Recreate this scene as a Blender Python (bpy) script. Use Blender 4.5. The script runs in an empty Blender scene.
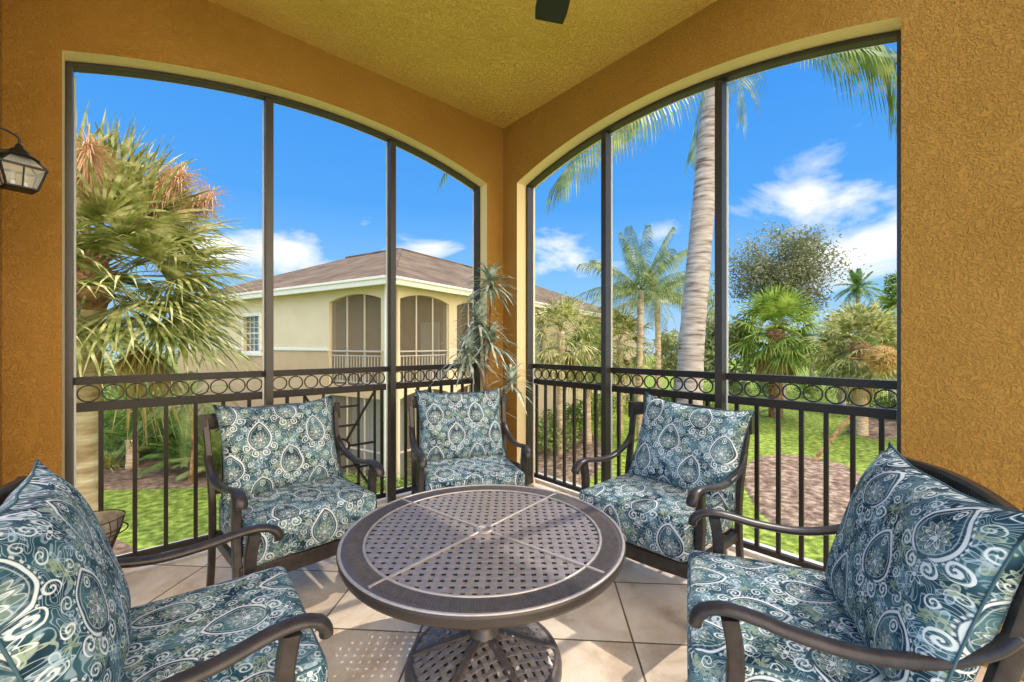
import bpy, bmesh, math, random
from mathutils import Vector, Matrix
random.seed(7)
PI = math.pi
col = bpy.context.scene.collection
scene = bpy.context.scene

# ------------------------------------------------------------------ camera
FOC = 425.0
HEAD = math.radians(48.95)
EYE = 1.25
Fv = Vector((math.cos(HEAD), math.sin(HEAD), 0)); Rv = Vector((math.sin(HEAD), -math.cos(HEAD), 0))
cam_d = bpy.data.cameras.new('camera'); cam = bpy.data.objects.new('camera', cam_d); col.objects.link(cam)
cam_d.sensor_width = 36; cam_d.lens = 36 * FOC / 1024; cam_d.shift_y = 4 / 1024
cam.location = (0, 0, EYE); cam.rotation_euler = (PI / 2, 0, HEAD - PI / 2)
cam_d.clip_start = 0.05; cam_d.clip_end = 500
scene.camera = cam

def at(px, py, d):
    """the point at depth d metres on the sight line measured in the photograph"""
    v = Fv * d + Rv * ((px - 512) / FOC * d)
    v.z = EYE + (345 - py) / FOC * d
    return v
def ground(px, py, z=-3.0):
    return at(px, py, (EYE - z) * FOC / (py - 345))

# ------------------------------------------------------------------ node helpers
class V:
    nt = None
    def __init__(s, x): s.x = x
    def _m(op, *a, clamp=False):
        n = V.nt.nodes.new('ShaderNodeMath'); n.operation = op; n.use_clamp = clamp
        for i, q in enumerate(a):
            q = q.x if isinstance(q, V) else q
            if isinstance(q, (int, float)): n.inputs[i].default_value = q
            else: V.nt.links.new(q, n.inputs[i])
        return V(n.outputs[0])
    def __add__(s, o): return V._m('ADD', s, o)
    __radd__ = __add__
    def __sub__(s, o): return V._m('SUBTRACT', s, o)
    def __rsub__(s, o): return V._m('SUBTRACT', o, s)
    def __mul__(s, o): return V._m('MULTIPLY', s, o)
    __rmul__ = __mul__
    def __truediv__(s, o): return V._m('DIVIDE', s, o)
def vabs(a): return V._m('ABSOLUTE', a)
def vfract(a): return V._m('FRACT', a)
def vmin(a, b): return V._m('MINIMUM', a, b)
def vmax(a, b): return V._m('MAXIMUM', a, b)
def vlt(a, b): return V._m('LESS_THAN', a, b)
def vgt(a, b): return V._m('GREATER_THAN', a, b)
def vhyp(a, b): return V._m('SQRT', a * a + b * b)
def vatan(a, b): return V._m('ARCTAN2', a, b)
def vcos(a): return V._m('COSINE', a)
def vclamp(a): return V._m('ADD', a, 0.0, clamp=True)
def vsel(m, a, b): return a * m + b * (1.0 - m)
def vstroke(d, w, soft=0.006): return vclamp((w - vabs(d)) / soft + 0.5)

def s2l(c):
    return tuple((x / 255 / 12.92 if x / 255 <= 0.04045 else ((x / 255 + 0.055) / 1.055) ** 2.4) for x in c) + (1,)

def mat(name, rgb, rough=0.6, metal=0.0, spec=0.5):
    m = bpy.data.materials.new(name); m.use_nodes = True
    b = m.node_tree.nodes['Principled BSDF']
    b.inputs['Base Color'].default_value = s2l(rgb)
    b.inputs['Roughness'].default_value = rough; b.inputs['Metallic'].default_value = metal
    b.inputs['Specular IOR Level'].default_value = spec
    return m
def nd(m, t, **kw):
    n = m.node_tree.nodes.new(t)
    for k, v in kw.items():
        if k in n.inputs: n.inputs[k].default_value = v
        else: setattr(n, k, v)
    return n
def ln(m, a, b): m.node_tree.links.new(a, b)
def bsdf(m): return m.node_tree.nodes['Principled BSDF']
def ramp(m, src, stops):
    r = m.node_tree.nodes.new('ShaderNodeValToRGB')
    el = r.color_ramp.elements
    while len(el) < len(stops): el.new(0.5)
    for e, (p, c) in zip(el, stops): e.position = p; e.color = s2l(c) if max(c) > 1.01 else tuple(c) + (1,)
    if src is not None: ln(m, src, r.inputs[0])
    return r
def noisy(name, stops, scale=3, detail=4, rough=0.8, bump=0, bscale=None, bdist=0.01, coord='Object', metal=0.0, spec=0.3, stretch=None, distortion=0.0):
    m = mat(name, stops[0][1], rough, metal, spec)
    tc = nd(m, 'ShaderNodeTexCoord')
    src = tc.outputs[coord]
    if stretch:
        mp = nd(m, 'ShaderNodeMapping'); mp.inputs['Scale'].default_value = stretch; ln(m, src, mp.inputs[0]); src = mp.outputs[0]
    n = nd(m, 'ShaderNodeTexNoise', Scale=scale, Detail=detail, Distortion=distortion); ln(m, src, n.inputs['Vector'])
    r = ramp(m, n.outputs[0], stops); ln(m, r.outputs[0], bsdf(m).inputs['Base Color'])
    if bump:
        n2 = nd(m, 'ShaderNodeTexNoise', Scale=bscale or scale * 4, Detail=3); ln(m, src, n2.inputs['Vector'])
        b = nd(m, 'ShaderNodeBump', Strength=bump, Distance=bdist); ln(m, n2.outputs[0], b.inputs['Height']); ln(m, b.outputs[0], bsdf(m).inputs['Normal'])
    return m

# ------------------------------------------------------------------ mesh helpers
class MB:
    def __init__(s): s.v = []; s.f = []; s.uv = None
    def face(s, *pts):
        b = len(s.v); s.v += [tuple(p) for p in pts]; s.f.append(tuple(range(b, b + len(pts))))
    def box(s, c, size, M=None):
        hx, hy, hz = size[0] / 2, size[1] / 2, size[2] / 2
        b = len(s.v)
        for x in (-hx, hx):
            for y in (-hy, hy):
                for z in (-hz, hz):
                    p = Vector((x, y, z))
                    if M is not None: p = M @ p
                    s.v.append(tuple(p + Vector(c)))
        for q in ((0, 1, 3, 2), (4, 6, 7, 5), (0, 4, 5, 1), (2, 3, 7, 6), (0, 2, 6, 4), (1, 5, 7, 3)):
            s.f.append(tuple(b + i for i in q))
        return s
    def bar(s, a, b_, w, h, up=(0, 0, 1)):
        """box bar from a to b, w sideways, h along up"""
        return s.sweep([a, b_], [(w, h)] * 2, up)
    def sweep(s, path, wh, up=(0, 0, 1), n=0, side=None):
        """rectangular (n=0) or elliptic (n sides) section along a path. side: fixed sideways vector"""
        path = [Vector(p) for p in path]; rings = []
        for i, p in enumerate(path):
            t = (path[min(i + 1, len(path) - 1)] - path[max(i - 1, 0)]).normalized()
            if side is not None: sd = Vector(side); sd = (sd - t * sd.dot(t)).normalized()
            else:
                u = Vector(up)
                if abs(t.dot(u)) > 0.98: u = Vector((1, 0, 0)) if abs(t.x) < 0.9 else Vector((0, 1, 0))
                sd = t.cross(u).normalized()
            nn = sd.cross(t).normalized()
            w, h = wh[i] if isinstance(wh, list) else wh
            b = len(s.v)
            if n == 0:
                c = 0.25
                prof = [(-1 + c, -1), (1 - c, -1), (1, -1 + c), (1, 1 - c), (1 - c, 1), (-1 + c, 1), (-1, 1 - c), (-1, -1 + c)]
            else: prof = [(math.cos(2 * PI * k / n), math.sin(2 * PI * k / n)) for k in range(n)]
            for (a, c2) in prof: s.v.append(tuple(p + sd * (a * w / 2) + nn * (c2 * h / 2)))
            rings.append((b, len(prof)))
        for (b0, m), (b1, _) in zip(rings, rings[1:]):
            for k in range(m): s.f.append((b0 + k, b0 + (k + 1) % m, b1 + (k + 1) % m, b1 + k))
        b, m = rings[0]; s.f.append(tuple(b + k for k in reversed(range(m))))
        b, m = rings[-1]; s.f.append(tuple(b + k for k in range(m)))
        return s
    def tube(s, path, r, n=8):
        if isinstance(r, (int, float)): return s.sweep(path, (2 * r, 2 * r), n=n)
        return s.sweep(path, [(2 * q, 2 * q) for q in r], n=n)
    def lathe(s, prof, n=48, c=(0, 0, 0)):
        b = len(s.v)
        for (r, z) in prof:
            for k in range(n):
                a = 2 * PI * k / n; s.v.append((c[0] + r * math.cos(a), c[1] + r * math.sin(a), c[2] + z))
        for i in range(len(prof) - 1):
            for k in range(n):
                s.f.append((b + i * n + k, b + i * n + (k + 1) % n, b + (i + 1) * n + (k + 1) % n, b + (i + 1) * n + k))
        return s
    def ring(s, c, R, r, ax_u, ax_v, n=24, m=6, sq=None):
        c = Vector(c); u = Vector(ax_u); v = Vector(ax_v); w = u.cross(v); b = len(s.v)
        for k in range(n):
            a = 2 * PI * k / n; d = u * math.cos(a) + v * math.sin(a)
            for j in range(m):
                t = 2 * PI * (j + .5) / m; s.v.append(tuple(c + d * (R + r * math.cos(t)) + w * ((sq or r) * math.sin(t))))
        for k in range(n):
            for j in range(m):
                s.f.append((b + k * m + j, b + ((k + 1) % n) * m + j, b + ((k + 1) % n) * m + (j + 1) % m, b + k * m + (j + 1) % m))
        return s
    def build(s, name, m, parent=None, smooth=False, uv=None):
        me = bpy.data.meshes.new(name); me.from_pydata(s.v, [], s.f); me.update()
        if m is not None: me.materials.append(m)
        o = bpy.data.objects.new(name, me); col.objects.link(o)
        if parent is not None: o.parent = parent
        if smooth:
            for p in me.polygons: p.use_smooth = True
            if smooth == 'auto': me.set_sharp_from_angle(angle=math.radians(40))
        return o
def fixnormals(o):
    bm = bmesh.new(); bm.from_mesh(o.data); bmesh.ops.recalc_face_normals(bm, faces=bm.faces); bm.to_mesh(o.data); bm.free(); return o

def tag(o, label=None, cat=None, group=None, kind=None):
    if label: o['label'] = label
    if cat: o['category'] = cat
    if group: o['group'] = group
    if kind: o['kind'] = kind
    return o
def empty(name, loc=(0, 0, 0), rz=0, **kw):
    o = bpy.data.objects.new(name, None); col.objects.link(o); o.location = loc; o.rotation_euler = (0, 0, rz)
    o.empty_display_size = 0.1
    return tag(o, **kw)
def copy_tree(o, parent=None):
    c = o.copy(); col.objects.link(c); c.parent = parent
    for ch in [x for x in bpy.data.objects if x.parent == o]: copy_tree(ch, c)
    return c

# ------------------------------------------------------------------ materials
def stucco(name, rgb, rgb2, amp=1.0, scale=34):
    m = mat(name, rgb, 0.9, spec=0.15)
    tc = nd(m, 'ShaderNodeTexCoord')
    n = nd(m, 'ShaderNodeTexNoise', Scale=scale, Detail=3, Distortion=1.6, Roughness=0.55); ln(m, tc.outputs['Object'], n.inputs['Vector'])
    r = ramp(m, n.outputs[0], [(0.33, (0, 0, 0)), (0.56, (1, 1, 1))])
    n3 = nd(m, 'ShaderNodeTexNoise', Scale=120, Detail=2); ln(m, tc.outputs['Object'], n3.inputs['Vector'])
    mx = nd(m, 'ShaderNodeMath', operation='MULTIPLY_ADD'); ln(m, n3.outputs[0], mx.inputs[0]); mx.inputs[1].default_value = .25; ln(m, r.outputs[0], mx.inputs[2])
    b = nd(m, 'ShaderNodeBump', Strength=0.75 * amp, Distance=0.006); ln(m, mx.outputs[0], b.inputs['Height']); ln(m, b.outputs[0], bsdf(m).inputs['Normal'])
    n2 = nd(m, 'ShaderNodeTexNoise', Scale=2.2, Detail=4); ln(m, tc.outputs['Object'], n2.inputs['Vector'])
    r2 = ramp(m, n2.outputs[0], [(0.3, rgb), (0.7, rgb2)])
    ln(m, r2.outputs[0], bsdf(m).inputs['Base Color'])
    return m
M = {}
M['wall'] = stucco('orange_stucco', (180, 132, 62), (168, 122, 55), 1.1, 58)
M['ceil'] = stucco('ceiling_stucco', (248, 204, 116), (238, 194, 106), 1.5, 42)
M['reveal'] = mat('smooth_lit_reveal', (238, 212, 160), .8, spec=.2)  # same wall paint, lightened to carry the skylight on the reveals
M['frame'] = noisy('bronze_frame', [(0.3, (44, 37, 29)), (0.7, (53, 45, 36))], 8, rough=0.4, metal=0.0, spec=.6)
M['rail'] = noisy('dark_bronze_rail', [(0.3, (34, 27, 20)), (0.7, (44, 35, 26))], 8, rough=0.45, spec=.35)
M['chairmetal'] = noisy('chair_bronze', [(0.3, (48, 42, 39)), (0.7, (68, 60, 55))], 30, rough=0.36, metal=0.3, spec=.5, bump=.15, bscale=150, bdist=.001)
M['darkmetal'] = mat('black_iron', (24, 22, 20), .45, spec=.5)
M['table'] = noisy('table_cast_aluminium', [(0.3, (140, 130, 125)), (0.7, (160, 149, 143))], 40, rough=0.34, metal=0.35, bump=.2, bscale=200, bdist=.001)
M['table_dark'] = noisy('table_dark_metal', [(0.3, (92, 84, 80)), (0.7, (108, 99, 95))], 40, rough=0.4, metal=0.35)
M['table_shade'] = mat('weave_hole_shade', (30, 26, 24), .7)  # near-black colour that stands for shade inside the weave holes
M['table_rim'] = mat('table_rim_metal', (66, 58, 54), .4, .3)
M['table_light'] = noisy('table_pale_metal', [(0.3, (168, 158, 150)), (0.7, (184, 174, 166))], 40, rough=0.35, metal=0.35)  # paler metal for spokes, bead and inner ring
M['white'] = mat('white_paint', (225, 220, 210), .6)
M['ledge'] = mat('ledge_paint', (215, 208, 196), .7)
M['slab'] = mat('slab_concrete', (150, 145, 138), .9)
M['fan'] = mat('fan_blade_finish', (28, 36, 28), .5)
M['cord'] = mat('teal_piping', (62, 92, 100), .8)

def tile_mat():
    m = mat('travertine_tile', (205, 178, 148), .3, spec=.4)
    V.nt = m.node_tree
    g = nd(m, 'ShaderNodeNewGeometry'); sp = nd(m, 'ShaderNodeSeparateXYZ'); ln(m, g.outputs['Position'], sp.inputs[0])
    X, Y = V(sp.outputs[0]), V(sp.outputs[1]); q = 0.7071 / 0.457
    s = (X + Y) * q - 1.816 / 0.457; t = (X - Y) * q - 0.386 / 0.457
    es = vabs(vfract(s + 0.5) - 0.5); et = vabs(vfract(t + 0.5) - 0.5)
    e = vmin(es, et)
    grout = vclamp((0.009 - e) / 0.004 + 0.5)
    fs = V._m('FLOOR', s); ft = V._m('FLOOR', t)
    cb = nd(m, 'ShaderNodeCombineXYZ'); ln(m, fs.x, cb.inputs[0]); ln(m, ft.x, cb.inputs[1])
    wn = nd(m, 'ShaderNodeTexWhiteNoise'); ln(m, cb.outputs[0], wn.inputs['Vector'])
    va = nd(m, 'ShaderNodeVectorMath', operation='ADD'); ln(m, g.outputs['Position'], va.inputs[0])
    vs = nd(m, 'ShaderNodeVectorMath', operation='SCALE'); ln(m, wn.outputs['Color'], vs.inputs[0]); vs.inputs['Scale'].default_value = 7; ln(m, vs.outputs[0], va.inputs[1])
    n = nd(m, 'ShaderNodeTexNoise', Scale=4.5, Detail=7, Roughness=.62, Distortion=.5); ln(m, va.outputs[0], n.inputs['Vector'])
    r = ramp(m, n.outputs[0], [(0.3, (198, 168, 138)), (0.5, (230, 208, 180)), (0.72, (248, 234, 212))])
    n2 = nd(m, 'ShaderNodeTexNoise', Scale=60, Detail=3); ln(m, g.outputs['Position'], n2.inputs['Vector'])
    mx2 = nd(m, 'ShaderNodeMix', data_type='RGBA'); mx2.inputs[0].default_value = .12; mx2.blend_type = 'OVERLAY'; ln(m, r.outputs[0], mx2.inputs[6]); ln(m, n2.outputs[0], mx2.inputs[7])
    mx = nd(m, 'ShaderNodeMix', data_type='RGBA'); ln(m, grout.x, mx.inputs[0]); ln(m, mx2.outputs[2], mx.inputs[6]); mx.inputs[7].default_value = s2l((112, 88, 66))
    ln(m, mx.outputs[2], bsdf(m).inputs['Base Color'])
    h = (1.0 - grout) * 0.6 + V(n.outputs[0]) * 0.25
    b = nd(m, 'ShaderNodeBump', Strength=.5, Distance=.003); ln(m, h.x, b.inputs['Height']); ln(m, b.outputs[0], bsdf(m).inputs['Normal'])
    return m
M['tile'] = tile_mat()

def fabric_mat():
    m = mat('paisley_damask_fabric', (70, 110, 120), .85, spec=.15)
    V.nt = m.node_tree
    uv = nd(m, 'ShaderNodeUVMap'); 
    nz = nd(m, 'ShaderNodeTexNoise', Scale=9, Detail=1); ln(m, uv.outputs[0], nz.inputs['Vector'])
    sp = nd(m, 'ShaderNodeSeparateXYZ'); ln(m, uv.outputs[0], sp.inputs[0])
    sc_ = nd(m, 'ShaderNodeSeparateColor'); ln(m, nz.outputs['Color'], sc_.inputs[0])
    T = 0.31
    x = V(sp.outputs[0]) * (1 / T) + (V(sc_.outputs[0]) - 0.5) * 0.10
    y = V(sp.outputs[1]) * (1 / T) + (V(sc_.outputs[1]) - 0.5) * 0.10
    ax = vfract(x) - 0.5; ay = vfract(y) - 0.5; bx = vfract(x + 0.5) - 0.5; by = vfract(y + 0.5) - 0.5
    sel = vlt(vabs(ax) + vabs(ay), 0.5)
    X = vabs(vsel(sel, ax, bx)); Y = vsel(sel, ay, by)
    lw = (V(sc_.outputs[1]) - 0.5) * 1.4 + 1.0          # the printed line swells and thins
    Yc = Y + 0.02
    up = vgt(Yc, 0.0)
    du = vhyp(X + 0.17, Yc) - 0.36; dd = vhyp(X, Yc) - 0.19
    d1 = vsel(up, du, dd)
    outline = vstroke(d1, lw * 0.011) * vgt(Yc + 0.17, 0.0)
    outline2 = vstroke(d1 + 0.036, 0.0035) * 0.55
    th = vatan(X, Yc); r0 = vhyp(X, Yc + 0.02)
    beads = vstroke(d1 - 0.026, 0.007) * vgt(vcos(th * 30.0), 0.2) * 0.8
    petal = r0 - (0.070 + 0.028 * vcos(th * 8.0))
    flower = vstroke(petal, 0.006); fill = vlt(r0, 0.026 + 0.010 * vcos(th * 5.0)) * 0.9
    fan = vlt(petal, 0.0) * vgt(vcos(th * 16.0), 0.3) * 0.45
    petal2 = r0 - (0.118 + 0.018 * vcos(th * 12.0)); flower2 = vstroke(petal2, 0.004) * 0.6
    rt = vhyp(X * 1.5, Y - 0.185); tip_ = vstroke(rt - 0.045, 0.007) * 0.9 + vlt(rt, 0.02) * 0.8
    cream = vmax(vmax(outline, beads), vmax(flower, vmax(fill, fan)))
    cream = vmax(cream, vmax(outline2, vmax(flower2, tip_)))
    def spiral(cx, cy, sg, rmax, pitch, w, amt=1.0):
        dx = X - cx; dy = Y - cy; r = vhyp(dx, dy); a = vatan(dy, dx)
        ph = vfract(r * (1 / pitch) + a * (sg / (2 * PI)))
        return vstroke((ph - 0.5) * pitch, w) * vlt(r, rmax) * amt
    for args in ((0.225, -0.165, 1, 0.070, 0.042, lw * 0.0085), (0.085, -0.265, -1, 0.072, 0.044, lw * 0.009), (0.305, 0.045, -1, 0.058, 0.036, lw * 0.006), (0.235, 0.165, 1, 0.052, 0.034, 0.005, .8), (0.07, 0.375, 1, 0.058, 0.036, lw * 0.007, .9)):
        cream = vmax(cream, spiral(*args))
    rb = vhyp(X, Y + 0.36); tb = vatan(X, Y + 0.36)
    cream = vmax(cream, vmax(vstroke(rb - (0.055 + 0.024 * vcos(tb * 6.0)), 0.007), vlt(rb, 0.02)))
    rt = vhyp(X - .33, Y + 0.06); tt = vatan(X - .33, Y + 0.06)
    green = vmax(vlt(rt, 0.04 + 0.02 * vcos(tt * 5.0)), vlt(petal2, 0.0) * vgt(petal, 0.0) * 0.5)
    # background filigree
    cn = nd(m, 'ShaderNodeTexNoise', Scale=16, Detail=1, Distortion=.8); ln(m, uv.outputs[0], cn.inputs['Vector'])
    cont = vstroke(vfract(V(cn.outputs[0]) * 13.0) - 0.5, 0.13, 0.1)
    vo = nd(m, 'ShaderNodeTexVoronoi', Scale=15, Randomness=.75); vo.voronoi_dimensions = '2D'; ln(m, uv.outputs[0], vo.inputs['Vector'])
    vs_ = nd(m, 'ShaderNodeVectorMath', operation='SCALE'); ln(m, uv.outputs[0], vs_.inputs[0]); vs_.inputs['Scale'].default_value = 15
    vp = nd(m, 'ShaderNodeSeparateXYZ'); ln(m, vo.outputs['Position'], vp.inputs[0])
    wx = V(sp.outputs[0]) - V(vp.outputs[0]); wy = V(sp.outputs[1]) - V(vp.outputs[1])
    wr = vhyp(wx, wy) * 15.0; wa = vatan(wx, wy)
    pet = wr - (0.22 + 0.12 * vcos(wa * 6.0))
    wf = vmax(vstroke(pet, 0.035, 0.02), vlt(wr, 0.08))
    wfill = vlt(pet, 0.0)
    base = ramp(m, nz.outputs[0], [(0.35, (26, 48, 60)), (0.5, (44, 76, 86)), (0.66, (78, 110, 116))])
    inside = vlt(d1, 0.0)
    fil = vclamp(cont * (0.55 - inside * 0.25) + wf * 0.7 * (1.0 - inside) + wfill * 0.15)
    m1 = nd(m, 'ShaderNodeMix', data_type='RGBA'); ln(m, fil.x, m1.inputs[0]); ln(m, base.outputs[0], m1.inputs[6]); m1.inputs[7].default_value = s2l((164, 184, 190))
    gm = vclamp(green * 0.55 + vgt(V(sc_.outputs[2]), 0.56) * fil * 0.9)
    m2 = nd(m, 'ShaderNodeMix', data_type='RGBA'); ln(m, gm.x, m2.inputs[0]); ln(m, m1.outputs[2], m2.inputs[6]); m2.inputs[7].default_value = s2l((146, 158, 124))
    # dark line on both sides of a cream stroke
    dark = vstroke(d1, 0.024) * 0.6
    m3 = nd(m, 'ShaderNodeMix', data_type='RGBA'); ln(m, dark.x, m3.inputs[0]); ln(m, m2.outputs[2], m3.inputs[6]); m3.inputs[7].default_value = s2l((30, 52, 72))
    m4 = nd(m, 'ShaderNodeMix', data_type='RGBA'); ln(m, vclamp(cream * 0.92).x, m4.inputs[0]); ln(m, m3.outputs[2], m4.inputs[6]); m4.inputs[7].default_value = s2l((214, 218, 214))
    ln(m, m4.outputs[2], bsdf(m).inputs['Base Color'])
    n2 = nd(m, 'ShaderNodeTexNoise', Scale=14, Detail=3); ln(m, uv.outputs[0], n2.inputs['Vector'])
    b = nd(m, 'ShaderNodeBump', Strength=.25, Distance=.01); ln(m, n2.outputs[0], b.inputs['Height']); ln(m, b.outputs[0], bsdf(m).inputs['Normal'])
    return m
M['fabric'] = fabric_mat()

def leafmat(name, stops, scale=2.5, trans=.22, rough=.55):
    m = noisy(name, stops, scale, 3, rough=rough, spec=.35)
    nt = m.node_tree; out = nt.nodes['Material Output']; b = bsdf(m)
    tr = nd(m, 'ShaderNodeBsdfTranslucent'); src = b.inputs['Base Color'].links[0].from_socket
    ln(m, src, tr.inputs[0]); mx = nd(m, 'ShaderNodeMixShader'); mx.inputs[0].default_value = trans
    ln(m, b.outputs[0], mx.inputs[1]); ln(m, tr.outputs[0], mx.inputs[2]); ln(m, mx.outputs[0], out.inputs[0])
    return m
M['sabal'] = leafmat('cabbage_palm_leaf', [(0.34, (98, 108, 48)), (0.5, (156, 158, 86)), (0.64, (212, 206, 148))], 5)  # straw tones; the palest paints sunlit streaks into the leaf
M['sabal_bright'] = leafmat('bright_palm_leaf', [(0.3, (86, 112, 38)), (0.5, (134, 160, 58)), (0.7, (182, 196, 98))], 2)
M['sabal_dry'] = leafmat('dry_palm_leaf', [(0.3, (140, 112, 62)), (0.55, (178, 152, 92)), (0.75, (206, 190, 136))], 3)
M['coco'] = leafmat('coconut_frond', [(0.3, (62, 84, 40)), (0.5, (108, 128, 62)), (0.66, (170, 174, 108))], 3)
M['ever'] = leafmat('shrub_leaf', [(0.3, (58, 88, 36)), (0.55, (96, 128, 56)), (0.75, (142, 166, 84))], 4)
M['shrubmid'] = leafmat('mid_green_leaf', [(0.3, (90, 108, 54)), (0.55, (130, 146, 78)), (0.75, (174, 182, 116))], 2)
M['olive'] = leafmat('olive_tree_leaf', [(0.3, (96, 102, 66)), (0.55, (132, 134, 92)), (0.75, (168, 166, 126))], 1)
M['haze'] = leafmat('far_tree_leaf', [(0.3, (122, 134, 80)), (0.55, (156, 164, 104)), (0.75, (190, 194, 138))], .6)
M['yellowgrass'] = leafmat('yellow_spike_leaf', [(0.3, (150, 150, 70)), (0.6, (200, 196, 120))], 4)
M['seed'] = leafmat('palm_seed_stalk', [(0.3, (196, 150, 112)), (0.6, (220, 180, 140))], 5, .15)
M['faux'] = leafmat('grey_green_leaf', [(0.34, (108, 128, 108)), (0.5, (158, 172, 150)), (0.62, (224, 226, 204))], 14, .15, .4)
M['trunk'] = noisy('palm_trunk_bark', [(0.3, (150, 122, 92)), (0.5, (184, 160, 128)), (0.7, (208, 192, 164))], 3, 6, .9, .8, 8, .03, stretch=(1, 1, 4))
M['greytrunk'] = noisy('ringed_grey_trunk', [(0.3, (106, 90, 84)), (0.44, (160, 146, 138)), (0.7, (200, 188, 182))], 3, 6, .9, .6, 7, .02, stretch=(1.0, 1.0, 7))
M['boot'] = noisy('brown_palm_boots', [(0.3, (86, 60, 40)), (0.5, (138, 102, 70)), (0.7, (178, 140, 100))], 6, 5, .9, .8, 14, .04)
M['fibre'] = leafmat('straw_fibre', [(0.3, (170, 130, 66)), (0.6, (212, 176, 104))], 5, .1)
M['grass'] = noisy('lawn_grass', [(0.34, (84, 104, 38)), (0.5, (124, 144, 54)), (0.64, (164, 178, 84))], 5, 12, .9, .9, 26, .05, coord='Object', spec=.15)
M['mulch'] = noisy('mulch', [(0.32, (84, 66, 52)), (0.5, (128, 106, 88)), (0.68, (176, 154, 132))], 5, 9, .95, 1., 14, .05)
M['soil'] = noisy('dark_soil', [(0.32, (84, 66, 52)), (0.5, (120, 98, 78)), (0.68, (152, 130, 106))], 6, 9, .95, 1., 16, .05)  # slightly darker brown than the mulch
M['bwall'] = noisy('cream_stucco', [(0.3, (214, 194, 158)), (0.7, (220, 201, 166))], 1.5, 3, .9, .2, 30, .005)
M['bpeach'] = noisy('peach_stucco', [(0.3, (190, 160, 122)), (0.7, (197, 168, 130))], 1.5, 3, .9)
M['btrim'] = mat('white_trim', (226, 220, 204), .7)
M['bsoffit'] = mat('soffit_paint', (206, 192, 150), .8)
M['bglass'] = mat('window_glass', (84, 90, 92), .08, spec=.6)
M['bdark'] = noisy('lanai_interior', [(0.3, (188, 168, 138)), (0.7, (204, 184, 154))], 1.2, 2, .9)
M['bframe'] = mat('balcony_frame_paint', (184, 174, 158), .6)
M['railwhite'] = mat('white_railing', (220, 218, 210), .6)

def roof_mat():
    m = mat('roof_tiles', (150, 120, 100), .85, spec=.2)
    tc = nd(m, 'ShaderNodeTexCoord'); V.nt = m.node_tree
    sp = nd(m, 'ShaderNodeSeparateXYZ'); ln(m, tc.outputs['UV'], sp.inputs[0])
    br = nd(m, 'ShaderNodeTexBrick', Scale=1.0, **{'Mortar Size': .012}); br.inputs['Brick Width'].default_value = .30; br.inputs['Row Height'].default_value = .28
    br.inputs['Color1'].default_value = s2l((120, 98, 74)); br.inputs['Color2'].default_value = s2l((86, 72, 56)); br.inputs['Mortar'].default_value = s2l((74, 62, 56))
    ln(m, tc.outputs['UV'], br.inputs['Vector'])
    n = nd(m, 'ShaderNodeTexNoise', Scale=1.1, Detail=6); ln(m, tc.outputs['Object'], n.inputs['Vector'])
    r = ramp(m, n.outputs[0], [(0.35, (80, 64, 48)), (0.65, (150, 130, 104))])
    mx = nd(m, 'ShaderNodeMix', data_type='RGBA'); mx.inputs[0].default_value = .45; ln(m, br.outputs[0], mx.inputs[6]); ln(m, r.outputs[0], mx.inputs[7])
    ln(m, mx.outputs[2], bsdf(m).inputs['Base Color'])
    saw = vfract(V(sp.outputs[1]) * (1 / .28))
    b = nd(m, 'ShaderNodeBump', Strength=.8, Distance=.05); ln(m, saw.x, b.inputs['Height']); ln(m, b.outputs[0], bsdf(m).inputs['Normal'])
    return m
M['roof'] = roof_mat()

def screen_mat():
    m = mat('insect_screen', (120, 108, 90), .9)
    nt = m.node_tree; out = nt.nodes['Material Output']
    t = nd(m, 'ShaderNodeBsdfTransparent'); mx = nd(m, 'ShaderNodeMixShader'); mx.inputs[0].default_value = .5
    ln(m, t.outputs[0], mx.inputs[1]); ln(m, bsdf(m).outputs[0], mx.inputs[2]); ln(m, mx.outputs[0], out.inputs[0])
    return m
M['screen'] = screen_mat()
def glass_mat():
    m = mat('lantern_glass', (235, 235, 225), .05)
    nt = m.node_tree; out = nt.nodes['Material Output']
    t = nd(m, 'ShaderNodeBsdfTransparent'); mx = nd(m, 'ShaderNodeMixShader'); mx.inputs[0].default_value = .25
    ln(m, t.outputs[0], mx.inputs[1]); ln(m, bsdf(m).outputs[0], mx.inputs[2]); ln(m, mx.outputs[0], out.inputs[0])
    return m
M['lglass'] = glass_mat()

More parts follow.
